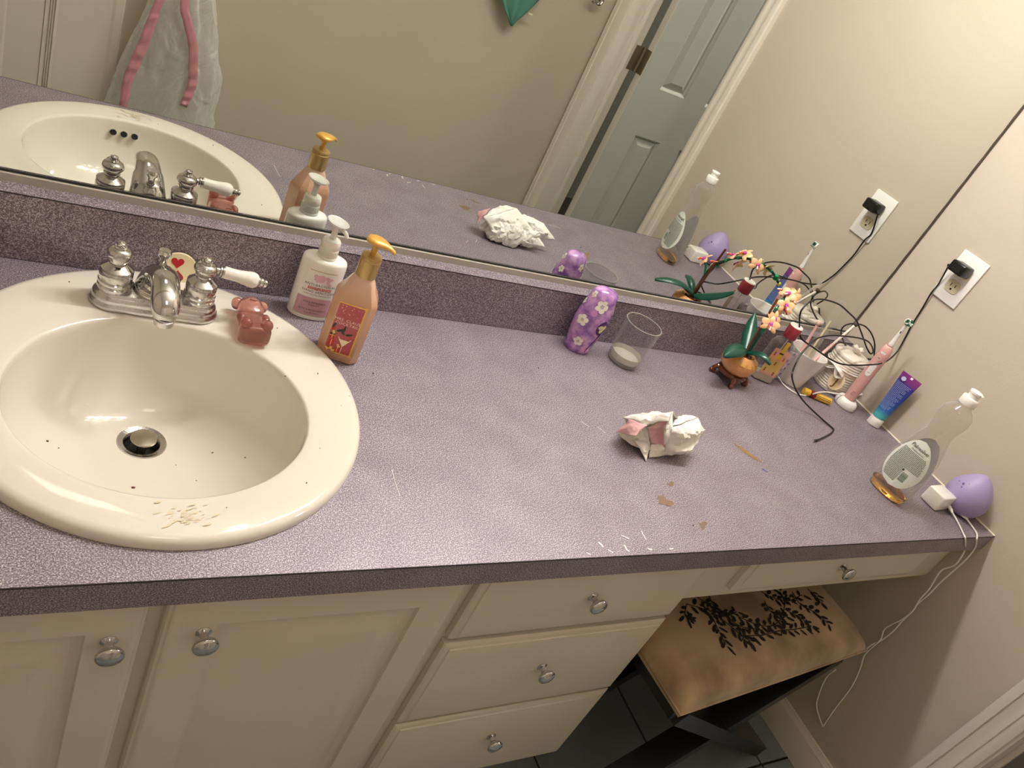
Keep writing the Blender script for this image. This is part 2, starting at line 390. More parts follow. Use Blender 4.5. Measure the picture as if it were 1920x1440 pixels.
# door_2: white panelled door and its casing on the opposite wall, seen in the mirror behind the sink
bm = new()
prism(bm, [(YF-.0005, 0)], 0, 0, 1) if False else None
PX = [(-1.530, .0), (-1.530, .012), (-1.535, .017), (-1.552, .018), (-1.560, .014), (-1.600, .010), (-1.640, .0095), (-1.690, .0095), (-1.697, .0125), (-1.699, .006), (-1.703, .0125), (-1.705, .006), (-1.709, .0125), (-1.711, .006), (-1.716, .012), (-1.722, .012), (-1.722, 0)]
prism(bm, [(x, YF+t) for x, t in PX], 2, FZ, 1.30); struct('trim_6', bm, M['trim'], 20)
d2 = bpy.data.objects.new('door_2', None); C.objects.link(d2); d2['kind'] = 'structure'
bm = new(); box(bm, -2.40, -1.722, YF+.0005, YF+.008, FZ+.01, 1.25, .001)
leaf2 = finish('door_leaf', bm, M['trim'], d2)
for x0, x1 in ((-2.29, -2.10), (-2.00, -1.81)):
    for z0, z1 in ((FZ+.2, .0), (.12, 1.10)):
        bm = new()
        mx = Matrix.Translation((0, 2*(YF+.008), 0)) @ Matrix.Scale(-1, 4, (0, 1, 0))
        ringpanel(bm, x0, x1, z0, z1, [(0, YF+.0075), (.006, YF+.0135-.012), (.014, YF+.003), (.030, YF+.0005)], YF+.009, mx=mx)
        finish('panel', bm, M['trim'], leaf2, 20)
bm = new(); tube(bm, [(-2.34, YF+.007, .17), (-2.34, YF+.04, .17)], .010, 12); sphere(bm, (-2.34, YF+.055, .17), .026, 16, 10)
finish('door_knob', bm, M['brush'], d2)

# ------------------------------------------------------------------ mirror
mr = thing('wall_mirror', 'large frameless wall mirror standing in a metal channel on the purple backsplash', 'mirror', (0, MIR, H))
bm = new(); box(bm, XL+.25, -.004, 0, .004, .003, .965); me_glass = finish('mirror_glass', bm, [M['mirror']], mr, 0)
bm = new()
prism(bm, [(y, z) for y, z in [(.005, 0), (-.0035, 0), (-.0035, .0105), (-.0025, .0115), (-.0005, .0115), (-.0005, .0018), (.005, .0018)]], 0, XL+.25, -.002)
finish('bottom_channel', bm, M['alu'], mr, 25)
bm = new(); box(bm, XL+.25, -.002, -.0006, .0002, .0115, .0150); finish('channel_lip_gap', bm, M['glassedge'], mr)
bm = new(); tube(bm, [Vector((-.0022+.0006*math.sin(i*1.7), -.0005, .008+.955*i/60)) for i in range(61)], .0026, 6); finish('edge_seal', bm, mat('dark_edge_seal', '#4a4136', .4), mr)

# ------------------------------------------------------------------ vanity light (above the frame; it lights the room)
vl = thing('vanity_light', 'chrome bath bar light with four frosted globes above the mirror', 'light', (0, 0, 0))
bm = new(); box(bm, -1.28, -.38, WB-.03, WB, 1.10, 1.22, .006); finish('back_plate', bm, M['brush'], vl)
bm_e = mat('bulb_glow', (1, .9, .8), .3, emis=(BULB_COL, BULB_E))
for b_ in BULBS:
    bm = new(); lathe(bm, [(.02, 0), (.026, .01), (.022, .03)], 24, mx=frame((b_[0], WB-.028, b_[2]), (0, -1, 0))); finish('lamp_socket', bm, M['chrome'], vl)
    bm = new(); sphere(bm, b_, .040, 20, 12); finish('bulb', bm, bm_e, vl, 180)

# ------------------------------------------------------------------ countertop
SCX, SCY, SRX, SRY = -1.5755, .2825, .2385, .2475      # outer rim of the sink
ICX, ICY, IRX, IRY = -1.5813, .2530, .1675, .1575      # edge of the bowl
ct = thing('countertop', 'speckled purple laminate vanity countertop holding the sink and toiletries', 'countertop')
bm = new()
X0, X1, Y0, Y1 = XL+.001, 0, 0, MIR+.005
hx, hy = SRX-.022, SRY-.022
angs = sorted([2*PI*i/96 for i in range(96)]+[math.atan2(y-SCY, x-SCX) % (2*PI) for x in (X0, X1) for y in (Y0, Y1)])
def rect_hit(a):
    c, s = math.cos(a), math.sin(a); t = 1e9
    if c > 1e-9: t = min(t, (X1-SCX)/c)
    if c < -1e-9: t = min(t, (X0-SCX)/c)
    if s > 1e-9: t = min(t, (Y1-SCY)/s)
    if s < -1e-9: t = min(t, (Y0-SCY)/s)
    return SCX+c*t, SCY+s*t
inn = [(SCX+hx*math.cos(a), SCY+hy*math.sin(a)) for a in angs]; outr = [rect_hit(a) for a in angs]
T_ = -.0405
loft(bm, [[(x, y, 0) for x, y in inn], [(x, y, 0) for x, y in outr], [(x, y, T_) for x, y in outr], [(x, y, T_) for x, y in inn]], loop=True)
finish('counter_slab', bm, M['lam'], ct, 20)
bm = new(); box(bm, X0, X1, DPT, MIR+.005, .0002, H, .0008, 1); bsp = finish('backsplash', bm, M['lam'], None, 20); tag(bsp, 'long dark purple laminate backsplash strip under the mirror', 'backsplash')
bm = new(); box(bm, X0, X1, -.0007, .0004, -.0016, .0002); finish('edge_seam', bm, M['seam'], ct, 0)
bm = new(); box(bm, X0, X1, DPT-.0006, DPT+.0006, H-.0012, H+.0002); finish('edge_seam', bm, M['seam'], bsp, 0)
# stains and scratches on the worktop
brown = mat('dried_brown_spill', '#8a6a3a', .5); brown2 = mat('brown_smear', '#7a6250', .5); whitem = mat('white_scratch', '#e8e2e0', .4)
def spot(name, px, py, rx, ry, rot, material, seed, label):
    c = on(px, py, 2, 0); bm = new(); cr, sr = math.cos(rot), math.sin(rot)
    decal(bm, blob2d(22, 1, .55, rx, ry, seed), lambda u, v: (c.x+u*cr-v*sr, c.y+u*sr+v*cr, .0004))
    o = finish(name, bm, material, ct, 0); o['label'] = label; return o
spot('stain', 1402, 850, .022, .007, 2.2, brown, 3, 'brown streak of dried make-up')
spot('stain', 1246, 940, .014, .010, .4, brown2, 5, 'tan dried drip')
spot('stain', 1258, 908, .007, .005, .4, brown2, 8, 'small brown spot')
spot('stain', 1318, 985, .010, .006, .9, brown2, 11, 'faint brown spot')
spot('stain', 1433, 882, .006, .002, 2.6, mat('blue_mark', '#2b3c86', .5), 12, 'small blue ink mark')
for i, (a, b, t) in enumerate([((1122, 1016), (1130, 1026), .0016), ((1165, 1004), (1180, 1010), .0010), ((1171, 1022), (1180, 1034), .0014), ((1203, 995), (1212, 1012), .0007), ((1140, 1030), (1150, 1036), .0010), ((1100, 1036), (1108, 1040), .0008), ((845, 620), (900, 600), .0), ((1215, 1028), (1222, 1029), .0014), ((1255, 1028), (1262, 1028), .0010), ((1120, 800), (1135, 812), .0004), ((735, 880), (750, 930), .0004), ((1090, 790), (1105, 800), .0004)]):
    if not t: continue
    bm = new(); p0, p1 = on(*a, 2, .0005), on(*b, 2, .0005)
    pm = (p0+p1)/2+Vector((random.uniform(-.002, .002), random.uniform(-.002, .002), 0))
    tube(bm, spline([p0, pm, p1], 5), t, 5, flat=.2); o = finish('scratch', bm, whitem, ct)
for i, (px, py) in enumerate([(553, 978), (450, 1008), (1010, 690), (700, 700), (1420, 560), (1300, 985)]):
    bm = new(); sphere(bm, on(px, py, 2, .0008), .0011, 6, 4); finish('crumb', bm, mat('crumb', '#3a2420', .8), ct)

# ------------------------------------------------------------------ sink
sk = thing('sink', 'oval bisque porcelain drop-in sink with grimy rim under the chrome faucet', 'sink')
def ell(cx, cy, rx, ry, z, n=96): return [(cx+rx*math.cos(2*PI*i/n), cy+ry*math.sin(2*PI*i/n), z) for i in range(n)]
rings = []
for s, z in [(.0, .0002), (-.0002, .0050), (.0012, .0095), (.0045, .0128), (.010, .0142), (.030, .0146)]:
    rings.append(ell(SCX, SCY, SRX-s, SRY-s, z))
for f, z in [(.25, .0146), (.5, .0142), (.75, .0136), (.92, .0130), (.975, .0121)]:
    a = (SRX-.030, SRY-.030)
    rings.append(ell(SCX+(ICX-SCX)*f, SCY+(ICY-SCY)*f, a[0]+(IRX-a[0])*f, a[1]+(IRY-a[1])*f, z))
DR = (-1.584, .322, -.128)
for i in range(0, 27):
    t = i/26; z = .0085-(.1365-.004)*math.sin(t*PI/2)**.95
    q = (1-math.sin(t*PI/2)**2.6)**(1/2.2) if t < 1 else 0
    r = max(q, .0)
    rx = .026+(IRX-.026)*r; ry = .026+(IRY-.026)*r; sft = 1-r
    rings.append(ell(ICX+(DR[0]-ICX)*sft, ICY+(DR[1]-ICY)*sft, rx, ry, z))
rings.append(ell(DR[0], DR[1], .024, .024, -.129)); rings.append(ell(DR[0], DR[1], .023, .023, -.150))
bm = new(); loft(bm, rings, False, False)
basin = finish('basin', bm, M['porc'], sk, 60)
for x, y, z in ((-1.610, .1005, -.012), (-1.592, .0995, -.012), (-1.574, .0995, -.012)):
    bm = new(); lathe(bm, [(.0050, -.0008), (.0050, .006)], 20, mx=frame((x, y, z), (0, 1, .45))); lathe(bm, [(.0058, -.002), (.0060, .0035)], 20, mx=frame((x, y, z), (0, 1, .45)), cap0=False, cap1=False, mi=1)
    finish('overflow_hole', bm, [mat('hole_dark', '#0c0a08', .6), M['porc']], sk)
bm = new(); lathe(bm, [(.0310, .0022), (.0300, .0038), (.023, .0016), (.0200, -.004), (.0200, -.016)], 36, DR[0], DR[1], cap0=False, cap1=False)
for v in bm.verts: v.co.z += -.1262
fgd = finish('drain_flange', bm, M['chrome_w'], sk)
bm = new(); lathe(bm, [(.0195, -.1435), (.001, -.1430)], 24, DR[0], DR[1], cap0=False); o = finish('drain_throat', bm, M['dark'], fgd)
bm = new(); lathe(bm, [(.006, -.142), (.006, -.121), (.0135, -.1195), (.0165, -.1165), (.0160, -.1142), (.009, -.1128), (.001, -.1126)], 32, DR[0]+.001, DR[1]-.001)
box(bm, DR[0]-.004, DR[0]+.004, DR[1]-.011, DR[1]-.007, -.140, -.120)
finish('stopper', bm, mat('tarnished_nickel', (.42, .38, .30), .3, 1), fgd)
grime = mat('sink_grime', '#d8caae', .5); spk = mat('sink_speck', '#5a2c20', .6)
bm = new()
for i in range(46):
    c = on(random.gauss(350, 28), random.gauss(968, 11), 2, .0156)
    decal(bm, blob2d(8, random.uniform(.0006, .0024), .5, 1.8, .5, i), lambda u, v: (c.x+u, c.y+v*1.2+u*.4, .01490+.00002*i))
finish('grime_smudge', bm, grime, sk, 0, kind='stuff')
bm = new()
for px, py in [(640, 760), (600, 840), (655, 742), (520, 615), (535, 705), (80, 520), (130, 528), (596, 700), (575, 905), (425, 951)]:
    c = on(px, py, 2, .0155); sphere(bm, (c.x, c.y, .0152), random.uniform(.0004, .0009), 6, 4)
finish('grime_specks', bm, spk, sk, kind='stuff')
bm = new()
for px, py, r in [(88, 827, .0016), (399, 849, .0014), (250, 914, .0018), (110, 840, .0008), (368, 901, .0007), (336, 692, .001), (460, 858, .0012), (330, 872, .0006)]:
    d = ray(px, py); hit = None
    for s in range(400):       # march onto the bowl
        P = CAM+d*(.9+s*.0015)
        e = math.hypot((P.x-ICX)/IRX, (P.y-ICY)/IRY)
        if P.z < .01:
            for i in range(26):
                pass
        # bowl height under the point
        best = None
        lo, hi = 0.0, 1.0
        for _ in range(18):
            t = (lo+hi)/2; q = (1-math.sin(t*PI/2)**2.6)**(1/2.2); rx = .026+(IRX-.026)*q; ry = .026+(IRY-.026)*q; sf = 1-q
            if math.hypot((P.x-(ICX+(DR[0]-ICX)*sf))/rx, (P.y-(ICY+(DR[1]-ICY)*sf))/ry) < 1: lo = t
            else: hi = t
        zb = .0085-.1325*math.sin(lo*PI/2)**.95
        if P.z <= zb+.0006 and e < 1.0: hit = P; break
    if hit: sphere(bm, hit, r, 7, 5, sx=1.4, sy=1, sz=.6)
finish('bowl_specks', bm, spk, sk, kind='stuff')

# ------------------------------------------------------------------ faucet
FX, FY, FB = -1.583, .440, .0152
fa = thing('faucet', 'chrome centerset faucet with one white porcelain lever on the bisque sink', 'faucet', (FX, FY, FB), -.05)
def stadium(hl, r, z, n=24):
    out = []
    for i in range(n+1): a = -PI/2+PI*i/n; out.append((hl+r*math.cos(a), r*math.sin(a), z))
    for i in range(n+1): a = PI/2+PI*i/n; out.append((-hl+r*math.cos(a), r*math.sin(a), z))
    return out
bm = new(); hl = .052
loft(bm, [stadium(hl, r, z) for r, z in [(.0270, 0), (.0275, .003), (.0270, .0055), (.0245, .0075), (.0240, .0085), (.0245, .0110), (.0235, .0150), (.0215, .0165), (.0205, .0180), (.0190, .0205), (.0165, .0212)]])
finish('base_plate', bm, M['chrome_w'], fa, 40)
body = [(.0195, .0195), (.0205, .0215), (.0205, .0255), (.0185, .0275), (.0205, .0295), (.0205, .0325), (.0190, .0340), (.0200, .0355), (.0200, .0460), (.0190, .0475), (.0200, .0490), (.0195, .0510), (.0125, .0560), (.0100, .0575), (.0115, .0595), (.0115, .0620), (.0095, .0635), (.0125, .0655), (.0150, .0695), (.0152, .0730), (.0135, .0770), (.0095, .0795), (.0075, .0800), (.0080, .0815), (.0068, .0830), (.0050, .0832), (.0058, .0850), (.0055, .0872), (.0030, .0886), (.0005, .0888)]
for s in (-1, 1):
    bm = new(); lathe(bm, body, 32, s*.0515, 0); vb = finish('valve_body', bm, M['chrome'], fa, 40)
    if s == 1:
        o0 = Vector((.0515+.0145, -.001, .0725)); d = Vector((.0745, .0, -.0085))
        mx = frame(o0, d)
        bm = new(); lathe(bm, [(.0045, -.004), (.0045, .002), (.0075, .003), (.0075, .0045), (.006, .0055), (.0080, .0065), (.0080, .0085)], 20, mx=mx)
        finish('lever_collar', bm, M['chrome'], vb)
        bm = new(); lathe(bm, [(.0082, .0085), (.0085, .010), (.0082, .018), (.0085, .028), (.0100, .038), (.0112, .045), (.0108, .050), (.0085, .0535), (.0070, .054)], 28, mx=mx)
        finish('porcelain_lever', bm, M['wporc'], vb)
        bm = new(); lathe(bm, [(.0070, .054), (.0072, .0555), (.0055, .0565), (.0068, .058), (.0066, .0605), (.0045, .0620), (.0058, .0635), (.0055, .0660), (.0030, .068), (.0005, .0685)], 20, mx=mx)
        finish('lever_finial', bm, M['chrome'], vb)
    else:
        bm = new(); lathe(bm, [(.0080, -.0005), (.0085, .0008), (.0070, .0018), (.001, .0020)], 20, mx=frame((-.0515, -.0143, .0715), (.25, -1, .1)))
        finish('lever_socket', bm, M['chrome_w'], vb)
# spout
bm = new()
P = spline([(0, .006, .018), (0, .004, .034), (.000, -.010, .052), (.001, -.035, .0640), (.002, -.062, .0620), (.003, -.080, .0500), (.0035, -.084, .0400)], 7)
n = len(P); rad = []
for i in range(n):
    t = i/(n-1); rad.append(.0175*(1-t)**1.5*.9+.0115+.0035*math.exp(-((t-.80)/.18)**2))
rings = []
for i, p in enumerate(P):
    tg = (P[min(i+1, n-1)]-P[max(i-1, 0)]).normalized(); x = Vector((1, 0, 0)); y = tg.cross(x).normalized()
    wf = 1.15 if i < n*.4 else 1.05
    rings.append([p+x*rad[i]*wf*math.cos(2*PI*k/28)+y*rad[i]*(.80 if i > n*.3 else .95)*math.sin(2*PI*k/28) for k in range(28)])
loft(bm, rings)
sp = finish('spout', bm, M['chrome'], fa, 60)
bm = new(); lathe(bm, [(.0118, 0), (.0120, .007), (.0105, .0075), (.0105, .009)], 28, .0035, -.0845)
for v in bm.verts: v.co.z = .0335+v.co.z
finish('aerator', bm, M['chrome_w'], sp)
bm = new(); lathe(bm, [(.0165, .018), (.0175, .026), (.0160, .040), (.0110, .052), (.0080, .056)], 28, 0, .010); finish('spout_base', bm, M['chrome'], sp, 50)
bm = new(); lathe(bm, [(.0022, .045), (.0022, .058), (.0060, .060), (.0045, .063), (.0050, .070), (.0085, .0745), (.0090, .0785), (.0070, .0815), (.0005, .0825)], 24, .0, .0105); finish('lift_rod', bm, M['chrome'], fa)

# ------------------------------------------------------------------ vanity cabinet
FP, FF = .018, .037
cb = thing('vanity_cabinet', 'cream painted sink cabinet with two raised-panel doors and a stack of drawers', 'cabinet', (0, 0, 0))
CR = -.772
bm = new()
box(bm, XL+.001, CR-.004, .095, .110, FZ, -.66); box(bm, XL+.001, CR-.004, FF+.02, MIR, -.66, -.645)
box(bm, CR-.019, CR-.004, FF+.02, MIR, -.645, -.0410); box(bm, CR-.019, CR-.004, .110, MIR, FZ, -.66); box(bm, -1.212, -1.200, FF+.02, MIR-.01, -.645, -.0410); box(bm, XL+.001, XL+.015, FF+.02, MIR, -.645, -.0410)
box(bm, XL+.001, CR-.019, MIR-.008, MIR, -.645, -.0410)
finish('carcass', bm, M['cab'], cb)
bm = new(); box(bm, XL+.001, CR-.004, FF, FF+.02, -.66, -.63); box(bm, XL+.001, CR-.004, FF, FF+.02, -.066, -.0410)
for a, b in ((XL+.001, -2.02), (-1.616, -1.570), (-1.238, -1.186), (-.80, CR-.004)): box(bm, a, b, FF, FF+.02, -.66, -.0410, .001, 1)
for z in (-.204, -.412): box(bm, -1.19, -.785, FF, FF+.02, z-.008, z+.008)
finish('face_frame', bm, M['cab'], cb)
def knob(x, z, parent, scale=1):
    bm = new(); mx = frame((x, FP, z), (0, -1, 0))
    lathe(bm, [(.0085, 0), (.0088, .0012), (.0070, .0026), (.0052, .0040), (.0048, .0095), (.0075, .0120), (.0125, .0150), (.0143, .0185), (.0140, .0205), (.0122, .0225), (.0118, .0226), (.0090, .0243), (.0045, .0255), (.0005, .0258)], 28, mx=mx)
    return finish('knob', bm, M['chrome'], parent, 40)
DSTEP = [(0, FP+.0095), (.002, FP+.0055), (.005, FP+.0045), (.0065, FP+.0025), (.010, FP+.0005), (.013, FP), (.056, FP), (.0575, FP+.0060), (.064, FP+.0080), (.067, FP+.0085), (.098, FP+.0010), (.100, FP+.0008)]
WSTEP = [(0, FP+.0085), (.0025, FP+.0065), (.006, FP+.0052), (.010, FP+.0045), (.011, FP+.0025), (.016, FP+.0012), (.022, FP)]
KN = []
def cdoor(x0, x1, z0, z1, label, kx, kz):
    bm = new(); ringpanel(bm, x0, x1, z0, z1, DSTEP, FF-.0005)
    o = finish('door', bm, M['cab'], cb, 22); o['label'] = label
    knob(kx, kz, o)
cdoor(-1.975, -1.600, -.645, -.050, 'left sink door, hinged at left', -1.633, -.119)
cdoor(-1.583, -1.224, -.645, -.050, 'wide raised-panel door right of the sink centre', -1.540, -.118)
for z0, z1, lab, kz, tilt in ((-.198, -.050, 'top drawer', -.115, 0), (-.411, -.209, 'middle drawer', -.293, 0), (-.634, -.418, 'bottom drawer', -.500, 0)):
    bm = new(); ringpanel(bm, -1.200, -.775, z0, z1, WSTEP, FF-.0005)
    o = finish('drawer', bm, M['cab'], cb, 22); o['label'] = lab
    knob(-.993, kz, o)
# knee-space apron with its own drawer
ap = thing('knee_space_apron', 'narrow cream apron with one shallow drawer under the right end of the counter', 'drawer unit', (0, 0, 0))
bm = new(); box(bm, -.771, -.001, FF, FF+.019, -.172, -.0410, .001, 1); box(bm, -.66, -.13, FF+.019, .45, -.150, -.062); finish('apron_rail', bm, M['cab'], ap)
bm = new(); ringpanel(bm, -.668, -.118, -.145, -.050, WSTEP, FF-.0005); o = finish('drawer', bm, M['cab'], ap, 22)
knob(-.412, -.089, o)

# ------------------------------------------------------------------ bottles beside the sink
def pump_bottle_white():
    t = thing('hand_sanitizer_bottle', 'white oval pump bottle with a pink label and clear pump, against the backsplash', 'bottle', (-1.357, .4955, .0), -.16)
    a, b = .0335, .0205
    bm = new()
    rs = [(.90, 0), (.97, .0015), (1, .005), (1, .093), (.985, .0985), (.94, .1015), (.80, .1035), (.45, .1045)]
    loft(bm, [ring(1, z, 48, 0, 0, a*s, b*s if s > .5 else a*s*.62, 2.3) for s, z in rs]); finish('bottle_body', bm, M['whiteg'], t, 50)
    bm = new(); pr = [(.0150, .104), (.0150, .1065), (.0142, .1075), (.0142, .119), (.0136, .120), (.0136, .1215), (.0142, .1225), (.0138, .131), (.0125, .1335), (.0080, .1345)]
    lathe(bm, pr, 36); co = finish('collar', bm, M['frost'], t)
    bm = new()
    for k in range(36): a2 = 2*PI*k/36; box(bm, .0140, .0146, -.0005, .0005, .1085, .1185, mx=Matrix.Rotation(a2, 4, 'Z'))
    finish('collar_ribs', bm, M['frost'], co)
    bm = new(); lathe(bm, [(.0045, .133), (.0045, .150), (.0060, .154), (.0075, .157)], 20)
    tilt = Matrix.Translation((0, 0, .160)) @ Matrix.Rotation(.12, 4, 'Y')
    lathe(bm, [(.0075, -.004), (.0130, -.001), (.0165, .0025), (.0170, .0035), (.0160, .0038), (.0120, .0010), (.0005, .0005)], 36, mx=tilt)
    dr = Vector((.75, -.66, 0)).normalized()
    tube(bm, spline([(0, 0, .155), dr*.010+Vector((0, 0, .1555)), dr*.018+Vector((0, 0, .153)), dr*.021+Vector((0, 0, .148))], 5), .0032, 10)
    finish('pump_head', bm, mat('clear_pump_plastic', '#f4f2ea', .12, trans=.45, ior=1.35, sss=.2), t)
    F = lambda u, v: (u, -b*(max(0, 1-(abs(u)/a)**2.3))**(1/2.3)-.0004, v)
    pink = mat('label_pink', '#c79aa6', .45); black = mat('print_black', '#2a2426', .5); red = mat('print_coral', '#c8625c', .45); gold = mat('print_gold', '#b08b45', .3, .7); lp = mat('print_pale_pink', '#e0b4bc', .5)
    bm = new(); strip(bm, -.0265, .0265, .010, .0405, F, 14); lab = finish('label', bm, pink, t, 30)
    bm = new(); strip(bm, -.0265, .0265, .0085, .0092, F, 14); finish('gold_line', bm, gold, lab, 30)
    bm = new(); strip(bm, -.020, .020, .0865, .0873, F, 12); finish('gold_line', bm, gold, lab, 30)
    bm = new()
    for k, (u, v, r) in enumerate([(-.006, .0745, .0052), (.0, .0735, .0050), (-.001, .0775, .0042), (.0075, .078, .0035), (.012, .0765, .0038), (.0105, .0715, .0030), (-.010, .078, .0030), (.013, .0675, .0025)]):
        decal(bm, [(u+x, v+y) for x, y in blob2d(12, r, .5, 1, 1, k)], lambda u, v: (lambda q: (q[0], q[1]-.00005*k, q[2]))(F(u, v)))
    finish('peony_print', bm, lp, lab, 0)
    text('lettering', 'ANTI-BACTERIAL', .0054, lambda u, v: F(u+.001, v+.0632), black, lab, spacing=1.15)
    bm = new(); strip(bm, -.0165, .0185, .0548, .0596, F, 8); finish('banner', bm, red, lab, 30)
    G = lambda du, dv: (lambda u, v: (lambda q: (q[0], q[1]-.0003, q[2]))(F(u+du, v+dv)))
    text('lettering', 'MOISTURIZING', .0052, G(.001, .0572), M['white'], lab, spacing=1.2)
    text('lettering', 'HAND SANITIZER', .0054, F and (lambda u, v: F(u+.001, v+.0513)), black, lab, spacing=1.15)
    text('lettering', 'WITH NATURAL ESSENTIAL OILS', .0026, lambda u, v: F(u+.001, v+.0462), black, lab, spacing=1.1)
    text('lettering', 'CHAMPAGNE\nTOAST', .0048, G(0, .0300), black, lab, spacing=1.2)
    text('lettering', 'BATH & BODY WORKS', .0034, G(0, .0192), black, lab, spacing=1.2)
    text('lettering', '7.6 FL OZ / 225 mL', .0028, G(0, .0138), black, lab)
pump_bottle_white()

def crect(hw, hd, ch, z, n=4, k=1.0):
    """chamfered rectangle with n points per segment"""
    c = [(hw, -hd+ch), (hw, hd-ch), (hw-ch, hd), (-hw+ch, hd), (-hw, hd-ch), (-hw, -hd+ch), (-hw+ch, -hd), (hw-ch, -hd)]
    out = []
    for i in range(8):
        p, q = c[i], c[(i+1) % 8]
        for j in range(n): out.append((p[0]+(q[0]-p[0])*j/n, p[1]+(q[1]-p[1])*j/n, z))
    return out
def pump_bottle_peach():
    t = thing('hand_soap_bottle', 'peach pump bottle with gold collar and a red cocktail label, beside the sink rim', 'bottle', (-1.3335, .3985, 0), -.35)
    hw, hd = .0310, .0225
    def mixr(s, k, z, zc=None):
        A = crect(hw*s, hd*s, .0085*s, z); out = []
        for i, p in enumerate(A):
            a = math.atan2(p[1], p[0]); cr = .0135; out.append((p[0]*(1-k)+cr*math.cos(a)*k, p[1]*(1-k)+cr*math.sin(a)*k, z))
        return out
    bm = new()
    loft(bm, [mixr(.88, 0, 0), mixr(.96, 0, .0015), mixr(1, 0, .006), mixr(1, 0, .100), mixr(.995, .03, .104), mixr(.93, .22, .1145), mixr(.85, .42, .1225), mixr(.84, .62, .1300), mixr(.9, .85, .1350), mixr(.9, 1, .1385), mixr(1, 1, .142)])
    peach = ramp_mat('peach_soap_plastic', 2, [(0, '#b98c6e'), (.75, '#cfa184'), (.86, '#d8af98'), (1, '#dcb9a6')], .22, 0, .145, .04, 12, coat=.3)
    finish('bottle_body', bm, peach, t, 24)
    gold = mat('satin_gold_plastic', '#bd9f68', .32, .5); gold2 = mat('bright_gold_plastic', '#dba94f', .3, .25, coat=.3)
    bm = new(); lathe(bm, [(.0146, .1395), (.0148, .1400), (.0148, .1655), (.0140, .1665), (.0144, .1672), (.0144, .1705), (.0135, .1720), (.0100, .1728), (.0070, .1728)], 40); finish('collar', bm, gold, t)
    bm = new(); lathe(bm, [(.0042, .172), (.0042, .186), (.0055, .190)], 20)
    dr = Vector((.62, -.30, 0)); dr = Matrix.Rotation(.35, 3, 'Z') @ (Vector((-1.3135, .3855, 0))-Vector((-1.3335, .3985, 0))).normalized()
    sd = Vector((-dr.y, dr.x, 0)); rings = []
    for s, wd, zt, zb in [(-.0150, .0040, .1955, .1925), (-.0130, .0095, .1985, .1895), (-.0060, .0135, .2000, .1880), (.001, .0140, .2000, .1885), (.009, .0112, .1990, .1895), (.016, .0070, .1970, .1895), (.022, .0042, .1945, .1880), (.0275, .0034, .1915, .1855), (.0285, .0025, .1895, .1860)]:
        zc, hz = (zt+zb)/2, (zt-zb)/2
        rings.append([dr*s+sd*wd*math.cos(2*PI*k/20)+Vector((0, 0, zc+hz*math.sin(2*PI*k/20))) for k in range(20)])
    loft(bm, rings); finish('pump_head', bm, gold2, t, 60)
    y = -hd-.0004
    F = lambda u, v: (u, y, v)
    red = ramp_mat('label_crimson', 2, [(0, '#a83a36'), (.5, '#b05058'), (1, '#b4505a')], .4, .012, .1, .15, 60)
    bm = new(); strip(bm, -.0205, .0165, .0165, .0985, F); lab = finish('label', bm, red, t, 0)
    bm = new()
    for u0, u1, v0, v1 in ((-.0215, .0175, .0983, .1000), (.0158, .0178, .0145, .1000), (-.0100, .0178, .0145, .0162)): box(bm, u0, u1, y-.0006, y+.0002, v0, v1)
    for u, v in ((.0168, .0992), (.0168, .0153)): box(bm, u-.0022, u+.0022, y-.0008, y, v-.0022, v+.0022)
    finish('gold_frame', bm, gold2, lab, 0)
    pale = mat('print_cream', '#f0dcb8', .45); grn = mat('print_holly_green', '#274033', .5); dk = mat('print_dark_red', '#7e1c1c', .5); rd = mat('print_red', '#c1302a', .5)
    ff = lambda k: (lambda u, v: (u, y-.0002-.0001*k, v))
    text('lettering', "MRS. CLAUS'\nCOCKTAIL", .0064, lambda u, v: (u-.0015, y-.0003, v+.0690), mat('print_blush', '#f2d6cf', .5), lab, spacing=1.1)
    bm = new(); rr = random.Random(4)
    for k in range(22):
        u, v = rr.uniform(-.018, .014), rr.uniform(.082, .0965); decal(bm, [(u+x, v+z) for x, z in blob2d(5, rr.choice([.0003, .0005, .0008]), 0)], ff(1))
    strip(bm, .0020, .0028, .0170, .0300, ff(2)); decal(bm, [(-.0075, .0435), (-.0062, .0435), (.0028, .0290), (.0020, .0285)], ff(2)); decal(bm, [(.0125, .0435), (.0112, .0435), (.0020, .0290), (.0028, .0285)], ff(2))
    decal(bm, [(-.0058, .0400), (.0108, .0400), (.0026, .0300)], ff(1))
    finish('cocktail_glass_print', bm, pale, lab, 0, kind='stuff')
    bm = new()
    for u, v, a in [(-.008, .0540, .6), (-.0035, .0520, 2.4), (-.0025, .0580, 1.5), (-.016, .046, .3), (.006, .0505, .4), (-.018, .060, 1.2)]:
        decal(bm, [(u+.0052*c*math.cos(a)-.0022*s*math.sin(a), v+.0052*c*math.sin(a)+.0022*s*math.cos(a)) for c, s in [(math.cos(2*PI*k/10), math.sin(2*PI*k/10)*(1 if k % 2 else .6)) for k in range(10)]], ff(2))
    finish('holly_print', bm, grn, lab, 0)
    bm = new()
    for u0, u1, v0, v1 in [(-.0205, -.0115, .0380, .0470), (-.0185, -.0105, .0260, .0360), (-.0205, -.0150, .052, .058), (-.0060, .0005, .0170, .0250)]: decal(bm, [(u0, v0), (u1, v0), (u1, v1), (u0, v1)], ff(1))
    for u, v in [(.0085, .047), (.0100, .0465), (.0140, .0450), (-.0045, .0545)]: decal(bm, [(u+x, v+z) for x, z in blob2d(8, .0012, 0)], ff(2))
    finish('gift_print', bm, rd, lab, 0)
    bm = new()
